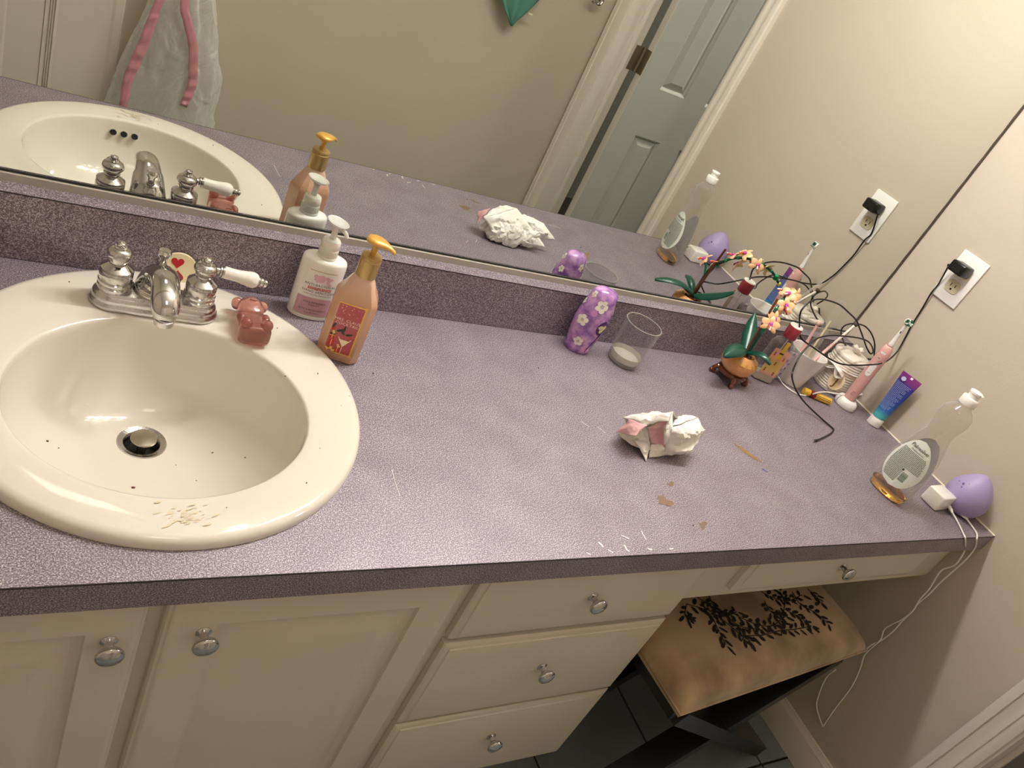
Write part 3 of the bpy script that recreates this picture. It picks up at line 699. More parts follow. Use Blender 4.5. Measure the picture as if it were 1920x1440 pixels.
    for u0, u1, v0, v1 in [(-.0162, -.0152, .0380, .0470), (-.0205, -.0115, .0425, .0432), (-.0150, -.0140, .0260, .0360), (-.0035, -.0026, .0170, .0270)]: decal(bm, [(u0, v0), (u1, v0), (u1, v1), (u0, v1)], ff(3))
    for u, v in [(-.0155, .049), (-.0030, .028), (-.0125, .0215), (-.0175, .0195), (-.0090, .0185)]: decal(bm, [(u+x, v+z) for x, z in blob2d(9, .0026, .6, seed=int(u*-1e4))], ff(3))
    finish('ribbon_print', bm, mat('print_gold_yellow', '#e3bf6d', .4), lab, 0)
    text('lettering', 'GENTLE FOAMING\nHAND SOAP', .0026, lambda u, v: (u+.002, y-.0003, v+.0085), pale, lab) if False else None
    text('lettering', 'BATH & BODY WORKS\nGENTLE & CLEAN', .0026, lambda u, v: (u-.003, y-.0003, v+.0105), mat('print_faint', '#d9b598', .5), lab)
    text('lettering', '8 FL OZ / 236 mL', .0020, lambda u, v: (u-.003, y-.0003, v+.0055), mat('print_faint2', '#d0a888', .5), lab)
pump_bottle_peach()

# gummy-bear shaped pink soap lying on its back, feet towards the bowl
def bear():
    t = thing('bear_soap', 'translucent pink bear-shaped soap lying on the sink rim beside the faucet', 'soap', (-1.462, .412, .0152), -.06)
    pk = mat('pink_glycerine', '#d79c90', .16, trans=.8, ior=1.3, sss=.1, coat=.5)
    bm = new()
    def rb(x0, x1, y0, y1, z0, z1, n=3.2):
        cx, cy, cz = (x0+x1)/2, (y0+y1)/2, (z0+z1)/2; R = []
        for k in range(13):
            a = -PI/2+PI*k/12; c = abs(math.cos(a))**(2/n); s = math.copysign(abs(math.sin(a))**(2/n), math.sin(a))
            R.append(ring(1, cz+(z1-z0)/2*s, 28, cx, cy, max(.02, c)*(x1-x0)/2, max(.02, c)*(y1-y0)/2, n))
        loft(bm, R)
    rb(-.0205, .0205, -.042, .020, 0, .026)           # trunk
    rb(-.0215, .0215, -.042, -.0235, .0, .031, 4)     # soles, one block
    rb(-.0180, .0180, .006, .044, 0, .029, 2.8)       # head
    sphere(bm, (0, .026, .0275), .0095, 20, 12, sx=1.1, sz=.75)   # snout
    body = finish('body', bm, pk, t, 180)
    mod = body.modifiers.new('r', 'REMESH'); mod.mode = 'VOXEL'; mod.voxel_size = .0011; mod.use_smooth_shade = True
    sm = body.modifiers.new('s', 'SMOOTH'); sm.factor = .6; sm.iterations = 4
    for s in (-1, 1):
        bm = new(); sphere(bm, (s*.0135, -.0315, .0310), .0082, 20, 14, sy=1.05, sz=1.05); finish('foot', bm, pk, t, 180)
        bm = new(); sphere(bm, (s*.0165, -.004, .0215), .0078, 20, 14, sx=.8, sy=1.3, sz=.9); finish('paw', bm, pk, t, 180)
        bm = new(); sphere(bm, (s*.0175, .037, .0150), .0078, 20, 14, sz=1.2); finish('ear', bm, pk, t, 180)
    bm = new(); tube(bm, spline([(-.005, .0225, .0345), (0, .0205, .0350), (.005, .0225, .0345)], 6), .0007, 6)
    for s in (-1, 1): sphere(bm, (s*.006, .0345, .0285), .0012, 8, 6)
    finish('face', bm, mat('dark_pink_line', '#8e4a42', .3), t)
bear()
# heart tin / dish leaning behind the faucet
hd = thing('heart_dish', 'round cream dish with red hearts leaning behind the faucet', 'dish', (-1.549, .5165, .0), 0)
mx = Matrix.Translation((0, .0, .030)) @ Matrix.Rotation(PI/2-.25, 4, 'X')
bm = new(); lathe(bm, [(.0200, -.004), (.0240, -.003), (.0255, 0), (.0255, .0020), (.0245, .0032), (.0210, .0030)], 40, mx=mx); finish('dish_body', bm, mat('cream_enamel', '#e6d7ae', .3, coat=.3), hd)
def heart(s): return [(s*(16*math.sin(a)**3)/17, s*(13*math.cos(a)-5*math.cos(2*a)-2*math.cos(3*a)-math.cos(4*a))/17) for a in [2*PI*k/28 for k in range(28)]]
bm = new()
for cx, cy, fl, sc_ in [(-.003, .0110, 1, .0092), (-.001, -.0085, -1, .0092)]:
    for k, (dx, dy) in enumerate(heart(sc_)): pass
    decal(bm, [(cx+dx, cy+dy*fl) for dx, dy in heart(sc_)], lambda u, v: mx @ Vector((u, v, .0036)))
finish('heart_print', bm, mat('print_heart_red', '#b3222a', .4), hd, 0, kind='stuff')

# ------------------------------------------------------------------ purple flowered vase and the tumbler
def purple():
    t = thing('painted_bottle', 'glossy purple bottle painted with white flowers, against the backsplash', 'bottle', (-.829, .4985, 0), -.25)
    m_, tr, b = nt('purple_marbled_glaze'); N = tr.nodes; L = tr.links
    tc = N.new('ShaderNodeTexCoord'); n = N.new('ShaderNodeTexNoise'); n.inputs['Scale'].default_value = 55; n.inputs['Detail'].default_value = 3
    cr = N.new('ShaderNodeValToRGB'); e = cr.color_ramp.elements; e[0].position, e[0].color = .36, srgb('#85579a'); e[1].position, e[1].color = .66, srgb('#d3a3cf'); k = e.new(.5); k.color = srgb('#ad7cbc')
    L.new(tc.outputs['Object'], n.inputs[0]); L.new(n.outputs['Fac'], cr.inputs[0]); L.new(cr.outputs[0], b.inputs['Base Color']); b.inputs['Roughness'].default_value = .25; b.inputs['Coat Weight'].default_value = .5
    ax, ay = 1.0, .82
    prof = [(.0245, 0), (.0268, .0015), (.0272, .010), (.0260, .013), (.0275, .018), (.0310, .035), (.0332, .055), (.0335, .070), (.0318, .088), (.0290, .102), (.0272, .112), (.0262, .120), (.0240, .128), (.0190, .1335), (.0110, .1362), (.0003, .137)]
    bm = new(); lathe(bm, prof, 40, sx=ax, sy=ay); finish('bottle_body', bm, m_, t, 180)
    def rad(z):
        for (r0, z0), (r1, z1) in zip(prof, prof[1:]):
            if z0 <= z <= z1: return r0+(r1-r0)*(z-z0)/max(1e-6, z1-z0)
        return .003
    def S(ang, z0, e=.0006):
        def f(u, v):
            r = rad(min(.1365, max(0, z0+v)))+e; a = ang+u/.030
            return (ax*r*math.cos(a), ay*r*math.sin(a), z0+v)
        return f
    cream = mat('print_cream_petal', '#efe9dc', .4); yel = mat('print_flower_eye', '#c9bfa8', .4)
    for i, (ang, z, s) in enumerate([(-1.75, .108, 1.4), (-2.45, .070, 1.25), (-2.05, .026, 1.1), (-2.75, .122, .8), (-.3, .10, 1), (.9, .09, 1), (2.2, .07, 1), (1.5, .115, .9), (3.0, .10, .8), (-.55, .030, .8)]):
        bm = new()
        for k in range(5):
            a = 2*PI*k/5+.3*i
            decal(bm, [(s*(.0058*math.cos(a)+.0038*x), s*(.0058*math.sin(a)+.0038*y)) for x, y in blob2d(10, 1, .1, seed=k)], S(ang, z, .0005+.00008*k))
        o = finish('flower_print', bm, cream, t, 0)
        bm = new(); decal(bm, [(s*x, s*y) for x, y in blob2d(9, .0020, .1)], S(ang, z, .0011)); finish('flower_eye', bm, yel, o, 0)
    bm = new(); decal(bm, blob2d(26, .0135, .05, .85, 1.15), S(-1.05, .066, .0006)); o = finish('dark_oval_print', bm, mat('print_dark_purple', '#4c2a66', .35), t, 0)
    bm = new()   # plain cream blossom shape inside the oval
    for k in range(3): a = 2*PI*k/3+.5; decal(bm, [(.0050*math.cos(a)+.0046*x, .0050*math.sin(a)+.0046*y) for x, y in blob2d(10, 1, .2, seed=k)], S(-1.07, .066, .0012+.00008*k))
    finish('cream_patch', bm, mat('print_pale_yellow', '#d9d3a4', .4), o, 0)
    for i, (ang, z, r) in enumerate([(-1.15, .052, .006), (-2.0, .091, .006), (-1.6, .08, .004), (-1.3, .012, .005), (-2.4, .03, .006)]):
        bm = new(); decal(bm, blob2d(16, r, .1), S(ang, z, .0003)); finish('dot_print', bm, mat('print_orchid', '#c787bd', .35), t, 0)
    bm = new(); pts = [S(-1.18+.30*k/10, .006+.055*k/10, .0006)(0, 0) for k in range(11)]; tube(bm, pts, .0012, 6, flat=.5); finish('swirl_line', bm, mat('print_line_purple', '#4f2a6c', .3), t)
purple()
def tumbler():
    t = thing('glass_tumbler', 'empty clear glass tumbler with a frosty bottom, right of the purple bottle', 'glass', (-.728, .472, 0))
    k = 1.0
    bm = new(); lathe(bm, [(.0290, .0), (.0310, .001), (.0325, .006), (.0350, .040), (.0378, .0905)], 56, cap1=False, cap0=True); w_ = finish('wall', bm, M['glass'], t)
    bm = new(); lathe(bm, [(.0355, .0905), (.0345, .075), (.0322, .036), (.0300, .013)], 56, cap0=False, cap1=False); finish('inner_wall', bm, M['glass'], t)
    bm = new(); tube(bm, ring(.03665, .0908, 56), .0012, 8, closed=True); finish('rim', bm, mat('glass_rim', '#b5b2ae', .08, trans=.5, coat=.5), t)
    bm = new(); lathe(bm, [(.0285, .0005), (.0300, .0012), (.0305, .0050), (.0298, .0085)], 56); finish('thick_base', bm, mat('base_glass', '#d9d6d2', .05, trans=.92, ior=1.5), t)
    bm = new(); lathe(bm, [(.0297, .0088), (.0300, .0095), (.0312, .022), (.0309, .022), (.0290, .0125), (.018, .0105), (.0003, .0102)], 48, cap1=True); finish('milky_residue', bm, mat('milky_film', '#d9d4c4', .5, trans=.25, alpha=.72), t)
tumbler()

# ------------------------------------------------------------------ crumpled paper
def paper():
    t = thing('crumpled_napkin', 'crumpled white paper napkin with pink print lying alone mid-counter', 'napkin', (-.772, .236, 0), -.02)
    wh = mat('napkin_white', '#e9e5dc', .75, bump=.3, bscale=120); pk = mat('napkin_pink', '#d7a6a8', .6)
    Q = lambda cx, cy, z: (on(1000+cx/2.77, 380+cy/2.77, 2, z)-Vector((-.772, .236, 0)))
    def sheet(name, c, bulge, mats, seed, amp=.006, n=18):
        """c: four corners (crop x, crop y, z); a crumpled patch of the sheet between them"""
        P = [Q(*k) for k in c]; bm = new(); G = []
        nrm = (P[2]-P[0]).cross(P[3]-P[1]).normalized()
        if nrm.z < 0: nrm = -nrm
        for i in range(n+1):
            row = []
            for j in range(n+1):
                u, v = i/n, j/n
                p = P[0]*(1-u)*(1-v)+P[1]*u*(1-v)+P[2]*u*v+P[3]*(1-u)*v
                e = math.sin(PI*u)*math.sin(PI*v)
                q = p*48+Vector((seed*3.1, seed, 0))
                rg = (1-2*abs(noise.noise(q)))*.8+(1-2*abs(noise.noise(q*2.3)))*.6+(1-2*abs(noise.noise(q*5.1)))*.22
                p = p+nrm*(bulge*e+amp*rg*(.04+.96*e**.6))+Vector((noise.noise(p*62+Vector((5, 0, 0))), noise.noise(p*62+Vector((0, 7, 0))), 0))*.0035
                p.z = max(p.z, .0012); row.append(bm.verts.new(p))
            G.append(row)
        for i in range(n):
            for j in range(n): bm.faces.new((G[i][j], G[i+1][j], G[i+1][j+1], G[i][j+1]))
        o = finish(name, bm, mats, t, 24)
        s = o.modifiers.new('t', 'SOLIDIFY'); s.thickness = .0009; s.material_offset = 1; s.offset = -1
    for k, (c, bu, ms, am) in enumerate([
        ([(468, 1118, .048), (728, 1088, .080), (706, 1138, .072), (585, 1160, .056)], .003, [wh, wh], .006),
        ([(436, 1202, .022), (500, 1128, .052), (596, 1162, .060), (538, 1214, .044)], .002, [pk, pk], .0015),
        ([(445, 1205, .018), (590, 1172, .050), (612, 1290, .014), (505, 1262, .006)], .006, [wh, wh], .006),
        ([(530, 1240, .018), (610, 1235, .026), (604, 1318, .003), (590, 1347, .002)], .003, [wh, wh], .003),
        ([(594, 1172, .052), (706, 1128, .072), (690, 1290, .014), (612, 1262, .016)], -.006, [pk, wh], .004),
        ([(728, 1088, .080), (728, 1180, .066), (684, 1262, .032), (672, 1150, .060)], .004, [wh, pk], .004),
        ([(700, 1175, .062), (852, 1118, .064), (890, 1180, .052), (690, 1290, .014)], .012, [wh, wh], .007),
        ([(690, 1235, .036), (892, 1175, .052), (805, 1285, .010), (680, 1320, .003)], .012, [wh, wh], .007),
        ([(612, 1255, .020), (705, 1250, .026), (760, 1300, .003), (608, 1332, .002)], .003, [wh, pk], .003),
        ([(468, 1118, .048), (728, 1088, .080), (770, 1160, .020), (500, 1175, .012)], .001, [wh, wh], .005),
        ([(715, 1165, .064), (852, 1118, .064), (868, 1150, .038), (765, 1165, .030)], .012, [wh, wh], .006)]):
        sheet('napkin_fold', c, bu, ms, k+1, am)
    for (cx, cy, cz), (rx, ry, rz), sd_ in (((-.078, .000, .024), (.024, .020, .022), 3), ((.004, -.002, .028), (.026, .022, .024), 7), ((-.045, .014, .024), (.022, .012, .026), 11)):
        bm = new(); bmesh.ops.create_icosphere(bm, subdivisions=4, radius=1)
        for v in bm.verts:
            q = v.co*1.9+Vector((sd_, 0, 0)); k = 1+.30*(1-2.2*abs(noise.noise(q)))*.6+.12*(1-2*abs(noise.noise(q*2.4)))
            v.co = Vector((cx+v.co.x*rx*k, cy+v.co.y*ry*k, max(.001, cz+v.co.z*rz*k)))
        finish('napkin_lump', bm, wh, t, 22)
paper()
wr = thing('plastic_scrap', 'small clear crinkled plastic scrap near the front edge of the counter', 'wrapper', tuple(on(1460, 948, 2, 0)))
bm = new(); G = [[bm.verts.new((-.018+.036*i/8, -.009+.018*j/6+.004*math.sin(i), .0012+.0035*abs(noise.noise(Vector((i*.9, j*.9, 3)))))) for j in range(7)] for i in range(9)]
for i in range(8):
    for j in range(6):
        if (i, j) in ((0, 0), (0, 5), (7, 0), (7, 5), (7, 1)): continue
        bm.faces.new((G[i][j], G[i+1][j], G[i+1][j+1], G[i][j+1]))
finish('film', bm, clear_mat('film_clear', (.9, .9, .9), .5, .28, .15, (.75, .73, .72)), wr, 20)

# ------------------------------------------------------------------ wall outlet, black adapter and its cable
ol = thing('wall_outlet', 'white duplex outlet plate on the right wall with a black adapter in its top socket', 'outlet', (0, .4232, .3593))
bm = new(); box(bm, -.0055, 0, -.035, .035, -.05725, .05725, .0022, 2); finish('cover_plate', bm, M['white'], ol)
for s, lab in ((-1, None), (1, None)):
    bm = new(); cz = s*.0195
    loft(bm, [[(x, y, z) for y, z in [(max(-.0170, min(.0170, .0172*math.cos(a)*1.04)), cz+max(-.0138, min(.0138, .0172*math.sin(a)))) for a in [2*PI*k/40 for k in range(40)]]] for x in (-.0052, -.0075)])
    r = finish('receptacle', bm, M['ivory'], ol)
    bm = new(); box(bm, -.0078, -.0070, .0050, .0066, cz-.0015, cz+.0065); finish('slot', bm, M['dark'], r)
    bm = new(); box(bm, -.0078, -.0070, -.0066, -.0050, cz-.0005, cz+.0060); finish('slot', bm, M['dark'], r)
    bm = new(); lathe(bm, [(.0024, -.0003), (.0024, .0005)], 14, mx=frame((-.0074, 0, cz-.0065), (-1, 0, 0))); finish('ground_hole', bm, M['dark'], r)
bm = new(); lathe(bm, [(.0030, 0), (.0028, .0010), (.0004, .0012)], 14, mx=frame((-.0055, 0, 0), (-1, 0, 0))); finish('plate_screw', bm, M['white'], ol)
def cable(name, pts, r, m_, parent, n=7):
    bm = new(); tube(bm, spline(pts, n), r, 8); return finish(name, bm, m_, parent, 180)
ad = thing('power_adapter', 'small black power adapter plugged into the wall outlet with a long looping black cable', 'power adapter')
bm = new(); box(bm, -.0450, -.0085, .405, .443, .3690, .3945, .0045, 3); finish('adapter_body', bm, M['blackp'], ad, 50)
bm = new(); box(bm, -.0455, -.0448, .411, .437, .3735, .3900, .0003, 1); finish('rating_panel', bm, mat('black_gloss_panel', '#1b1a1a', .12), ad)
bm = new(); lathe(bm, [(.0035, 0), (.0028, .010)], 12, mx=frame((-.030, .4425, .378), (-.2, 1, -.5))); finish('strain_relief', bm, M['blackp'], ad)
# (pixel x, pixel y, depth y) -> points in space
cab = [(1768, 514, .449), (1760, 532, .452), (1747, 548, .450), (1731, 580, .446), (1716, 611, .440), (1700, 636, .432), (1681, 661, .420), (1664, 676, .402), (1650, 682, .388), (1631, 684, .382), (1601, 685, .392), (1576, 682, .405), (1558, 674, .420), (1544, 665, .432), (1527, 653, .445), (1511, 642, .455), (1502, 634, .462), (1499, 619, .468), (1500, 590, .475), (1507, 576, .480), (1520, 565, .485), (1536, 561, .488), (1555, 564, .488), (1575, 572, .486), (1590, 585, .482), (1605, 600, .478), (1612, 616, .474), (1619, 635, .468), (1625, 652, .462), (1632, 663, .456), (1637, 660, .450), (1635, 650, .448), (1627, 640, .446), (1611, 634, .446), (1589, 631, .446), (1561, 629, .446), (1539, 632, .444), (1526, 639, .440), (1515, 649, .434), (1502, 664, .424), (1492, 682, .410)]
pts = [on(a, b, 1, c) for a, b, c in cab]
for p in pts: p.x = min(p.x, -.006)
pts[0] = Vector((-.031, .449, .374))
tail = [(1485, 705, .075), (1492, 730, .045), (1505, 750, .026), (1522, 768, .012), (1545, 789, .0045), (1558, 800, .0028), (1563, 806, .0026), (1556, 814, .0026), (1540, 822, .0026), (1531, 826, .0026)]
pts += [on(a, b, 2, c) for a, b, c in tail]
cable('cable', pts, .00185, M['blackp'], ad)
loop2 = [(1639, 668, .455), (1640, 645, .470), (1634, 626, .482), (1622, 612, .490), (1605, 607, .497), (1590, 608, .502), (1580, 614, .505), (1577, 624, .506), (1580, 636, .507), (1586, 648, .508), (1597, 658, .507), (1609, 664, .500), (1620, 670, .485), (1632, 674, .468), (1640, 672, .458)]
lp = [on(a, b, 1, c) for a, b, c in loop2]
for p in lp: p.x = min(p.x, -.006)
cable('cable_coil', lp, .0018, M['blackp'], ad)
e0, e1 = on(1533, 825, 2, .003), on(1517, 830, 2, .003)
bm = new(); lathe(bm, [(.0028, 0), (.0030, .002), (.0030, .011), (.0020, .012)], 12, mx=frame(e0, e1-e0)); finish('cable_plug', bm, M['blackp'], ad)
bm = new(); lathe(bm, [(.0014, .012), (.0014, .018)], 10, mx=frame(e0, e1-e0)); finish('plug_pin', bm, M['brush'], ad)

# ------------------------------------------------------------------ brick-toy orchid
def orchid():
    ox, oy = -.4385, .456
    t = thing('toy_orchid', 'plastic brick-built peach orchid in a round orange pot on a brown stand', 'plant', (ox, oy, 0))
    org = mat('pot_peach_plastic', '#d0935c', .22, coat=.4); brn = mat('stand_brown_plastic', '#5e2a12', .2, coat=.5); tan = mat('pot_tan_band', '#cf9a4e', .25, coat=.3)
    grn = mat('leaf_dark_green_plastic', '#0d4638', .32, coat=.15); stm = mat('stem_dark_green', '#123a30', .3, coat=.3); rb = mat('stick_reddish_brown', '#6b3220', .3, coat=.3)
    pe = mat('petal_peach', '#efc090', .3, coat=.2); mg = mat('petal_magenta', '#b6489a', .3); orr = mat('lip_orange', '#e0602a', .3); ye = mat('bud_yellow_green', '#c6cf4a', .35); bg = mat('bud_bright_green', '#178a55', .3); lilac = mat('lip_white', '#f2e8ea', .3)
    st = finish('stand', (lambda b: (lathe(b, [(.028, .014), (.033, .016), (.034, .020), (.032, .024), (.026, .026)], 32), b)[1])(new()), brn, t)
    for k in range(4):
        a = PI/4+k*PI/2+.25; d = Vector((math.cos(a), math.sin(a), 0)); bm = new()
        tube(bm, spline([d*.026+Vector((0, 0, .020)), d*.034+Vector((0, 0, .018)), d*.039+Vector((0, 0, .010)), d*.035+Vector((0, 0, .005)), d*.038+Vector((0, 0, .0045)), d*.043+Vector((0, 0, .006))], 5), [.0055]*6+[.0050]*8+[.0045]*7+[.004]*5, 10)
        sphere(bm, d*.042+Vector((0, 0, .0052)), .0052, 10, 8); finish('stand_leg', bm, brn, st)
    bm = new(); lathe(bm, [(.020, .0215), (.029, .026), (.0365, .035), (.0395, .046), (.0385, .055), (.0335, .0635), (.027, .068), (.0240, .070), (.0225, .069), (.0215, .062)], 40, cap1=False); pot = finish('pot', bm, org, t, 50)
    bm = new()
    for k in range(16):
        a0 = 2*PI*k/16
        rs = []
        for z, r in ((.0555, .0382), (.0595, .0362), (.0625, .0342)):
            rs.append([((r+.0012)*math.cos(a0+.30*j/4), (r+.0012)*math.sin(a0+.30*j/4), z) for j in range(5)])
        for z, r in ((.0625, .0334), (.0555, .0374)): rs.append([(r*math.cos(a0+.30*j/4), r*math.sin(a0+.30*j/4), z) for j in range(5)])
        loft(bm, rs, False, False, closed=False)
    finish('pot_band', bm, tan, pot, 30, kind='stuff')
    bm = new(); lathe(bm, [(.0190, .0620), (.001, .0640)], 24, cap0=True)
    for k in range(26):
        rr = random.Random(k); a = rr.uniform(0, 6.28); r = rr.uniform(.002, .015); box(bm, r*math.cos(a)-.003, r*math.cos(a)+.003, r*math.sin(a)-.003, r*math.sin(a)+.003, .062, .066+rr.uniform(0, .004), .0006, 1)
    finish('soil_bricks', bm, brn, pot, 30, kind='stuff')
    def leaf(path, wid, upv=(0, 0, 1), th=.0028):
        P = spline(path, 6); n = len(P); rings = []
        for i, p in enumerate(P):
            tg = (P[min(i+1, n-1)]-P[max(i-1, 0)]).normalized(); sd = tg.cross(Vector(upv)).normalized(); nn = sd.cross(tg).normalized()
            u = i/(n-1); wd = wid*(math.sin(PI*min(1, (u*.86+.10)))**.75)*(1 if u < .97 else .7)
            rings.append([p+sd*wd*math.cos(2*PI*k/16)+nn*(th*math.sin(2*PI*k/16)+(-.40*wd*(abs(math.cos(2*PI*k/16))**2))) for k in range(16)])
        bm = new(); loft(bm, rings); return finish('leaf', bm, grn, t, 60)
    leaf([(.002, .004, .074), (.012, .020, .088), (.026, .045, .110), (.037, .066, .131)], .0150, (-.7, -.6, .45), .0035)
    leaf([(-.004, -.001, .076), (-.034, -.012, .089), (-.068, -.024, .088), (-.096, -.034, .075)], .0170, (-.25, -.35, 1), .0035)
    leaf([(.002, -.004, .074), (.005, -.024, .090), (.008, -.042, .094), (.011, -.060, .088)], .0110, (-.1, 0, 1), .0035)
    bm = new(); tube(bm, [(-.001, -.001, .064), (-.001, .011, .203)], .0026, 8); finish('support_stick', bm, rb, t)
    stem = spline([(.004, -.001, .064), (.003, -.001, .105), (.003, .001, .140), (.010, .008, .165), (.026, .020, .190), (.050, .036, .204), (.080, .052, .206), (.108, .068, .199), (.134, .076, .183)], 6)
    bm = new(); tube(bm, stem, [.0048 if i < 15 else .0030 for i in range(len(stem))], 8); s_ = finish('stem', bm, stm, t)
    bm = new()
    for i in range(16, len(stem), 5): box(bm, stem[i].x-.0032, stem[i].x+.0032, stem[i].y-.0032, stem[i].y+.0032, stem[i].z-.0032, stem[i].z+.0032, .0008, 1)
    finish('stem_clips', bm, bg, s_, kind='stuff')
    bm = new(); tube(bm, [(.0035, -.001, .118), (-.006, -.010, .150)], .0024, 8); finish('side_stem', bm, bg, s_)
    for c in ((.118, .075, .196), (.123, .070, .188)):
        bm = new(); sphere(bm, c, .0055, 12, 8, sz=.8); finish('bud', bm, bg, s_, 180)
    bm = new(); sphere(bm, (.1375, .078, .180), .0042, 10, 8, sz=1.3); finish('bud', bm, ye, s_, 180)
    def flower(c, d, sc_=1.0, roll=0):
        mx = frame(c, d) @ Matrix.Rotation(roll, 4, 'Z') @ Matrix.Scale(sc_, 4)
        bm = new(); sphere(bm, (0, 0, 0), .0032, 10, 6, mx=mx); fo = finish('flower', bm, ye, t, 180)
        for a, ln, wd in ((90, .0160, .0048), (215, .0155, .0044), (325, .0155, .0044), (20, .0160, .0068), (160, .0160, .0068)):
            ca, sa = math.cos(math.radians(a)), math.sin(math.radians(a)); rings = []
            for k in range(7):
                u = k/6; w_ = wd*math.sin(PI*(.12+.80*u))**.8; x = .002+ln*u; z = .0025*math.sin(PI*u)-.002*u
                rings.append([mx @ Vector((ca*x-sa*w_*math.cos(b)*1.0, sa*x+ca*w_*math.cos(b), z+.0010*math.sin(b))) for b in [2*PI*j/8 for j in range(8)]])
            bm = new(); loft(bm, rings); finish('petal', bm, pe, fo, 50)
        bm = new(); sphere(bm, (0, .0015, .0035), .0038, 10, 8, sy=1.2, mx=mx, mi=0); box(bm, -.0042, .0042, -.0015, .0005, .002, .0075, .0008, 1, mi=0, mx=mx); finish('flower_heart', bm, mg, fo, 50)
        bm = new(); tube(bm, [mx @ Vector(q) for q in spline([(0, -.001, .003), (0, -.004, .0085), (0, -.0085, .0095)], 4)], .0024, 8); finish('flower_lip', bm, orr, fo, 50)
        bm = new(); tube(bm, [mx @ Vector(q) for q in [(.0012, -.002, .0075), (.0012, -.0085, .0125)]], .0016, 8); finish('lip_tip', bm, lilac, fo, 50)
    for c, d, r in [((-.009, -.017, .155), (-.7, -.7, .35), .1), ((.012, .000, .160), (-.2, -.9, .4), -.3), ((.034, .010, .190), (-.55, -.75, .5), .2), ((.052, .022, .178), (-.3, -.9, .2), .5), ((.042, .028, .208), (-.8, -.2, .7), -.2), ((.076, .040, .198), (-.35, -.85, .4), .1), ((.102, .054, .196), (-.1, -.9, .3), -.3), ((.065, .055, .200), (-.3, .8, .4), .3)]:
        flower(c, Vector(d), 1.12, r)
orchid()

# ------------------------------------------------------------------ perfume bottle, packet, cup with brushes
def perfume():
    t = thing('body_spray_bottle', 'clear spray bottle with a pineapple-print pink label and crimson cap behind the orchid', 'bottle', (-.318, .4745, 0), -.45); t.scale = (1, 1, 1.11)
    hw, hd_ = .0250, .0165
    bm = new(); loft(bm, [crect(hw*.95, hd_*.95, .006, 0), crect(hw, hd_, .006, .003), crect(hw, hd_, .006, .085), crect(hw*.9, hd_*.9, .006, .0925), crect(hw*.55, hd_*.6, .005, .0975), crect(.0100, .0100, .0035, .0995), crect(.0100, .0100, .0035, .1060)]); finish('bottle_wall', bm, M['pet'], t, 30)
    bm = new(); loft(bm, [crect(hw*.90, hd_*.88, .005, .0025), crect(hw*.93, hd_*.90, .005, .005), crect(hw*.93, hd_*.90, .005, .016)]); finish('milky_base', bm, mat('bottle_milky_base', '#ddd3bd', .3, trans=.3), t, 30)
    y = -hd_-.0004; F = lambda u, v: (u, y, v)
    bm = new(); strip(bm, -.0200, .0200, .0180, .0800, F); lab = finish('label', bm, ramp_mat('label_pink_yellow', 2, [(0, '#d0909a'), (.25, '#d3b26a'), (.55, '#c8a254'), (.75, '#d9a07a'), (1, '#dc9c8c')], .4, .018, .08, .1, 90), t, 0)
    bm = new(); box(bm, -.004, .004, y-.0016, y+.0001, .058, .0985); box(bm, -.0045, .0045, y-.0018, y-.0002, .0705, .0735, mi=1); finish('yellow_strap', bm, [mat('strap_yellow', '#d0a93c', .4), M['dark']], lab)
    gm = mat('print_cactus_green', '#3d5a34', .5); bm = new()
    for u, v in [(-.013, .068), (.013, .062), (-.012, .030), (.012, .026), (.002, .048), (-.015, .050)]:
        for k in range(5): a = PI*(k+.5)/5; decal(bm, [(u-.0008, v), (u+.0008, v), (u+.0045*math.cos(a), v+.006*math.sin(a))], F)
    for v in bm.verts: v.co.y -= .0003
    finish('palm_print', bm, gm, lab, 0, kind='stuff')
    bm = new()
    for u, v in [(-.013, .0655), (.013, .0595), (-.012, .0275), (.012, .0235), (.002, .0455)]: decal(bm, [(u+a, v+b) for a, b in blob2d(10, .0024, 0, .8, 1.1)], lambda a, b: (a, y-.0003, b))
    finish('fruit_print', bm, mat('print_fruit_red', '#b5443c', .5), lab, 0, kind='stuff')
    bm = new(); lathe(bm, [(.0150, .104), (.0155, .106), (.0158, .128), (.0150, .1295)], 32); cap = finish('cap', bm, mat('crimson_cap', '#93283a', .2, coat=.4), t)
    bm = new(); lathe(bm, [(.0150, .1292), (.0152, .1305), (.0142, .1320), (.0003, .1322)], 32); finish('cap_top', bm, M['whiteg'], cap)
    bm = new(); tube(bm, [(0, 0, .006), (.002, 0, .100)], .0012, 6); finish('dip_tube', bm, M['frost'], t)
perfume()
pp = thing('foil_packet', 'crinkled clear packet with purple butterfly print between the spray bottle and the white cup', 'packet', (-.262, .462, 0))
base = Vector((-.262, .462, 0))
bm = new(); C4 = [on(1436, 713, 2, .002), on(1458, 707, 2, .004), on(1497, 664, 1, .468), on(1470, 652, 1, .480)]
C4[2].x = min(C4[2].x, -.225)
G = []
for i in range(15):
    row = []
    for j in range(11):
        u, v = i/14, j/10
        p = C4[0]*(1-u)*(1-v)+C4[1]*(1-u)*v+C4[2]*u*v+C4[3]*u*(1-v)-base
        q = p*70; p = p+Vector((-.6, -.7, .3))*(.006*(1-2*abs(noise.noise(q)))+.004*math.sin(PI*v))
        p.z = max(p.z, .0012); row.append(bm.verts.new(p))
    G.append(row)
for i in range(14):
    for j in range(10): bm.faces.new((G[i][j], G[i+1][j], G[i+1][j+1], G[i][j+1]))
m_, tr, b = nt('purple_butterfly_foil'); N = tr.nodes; L = tr.links
tc = N.new('ShaderNodeTexCoord'); vo = N.new('ShaderNodeTexVoronoi'); vo.inputs['Scale'].default_value = 85; cr = N.new('ShaderNodeValToRGB'); e = cr.color_ramp.elements
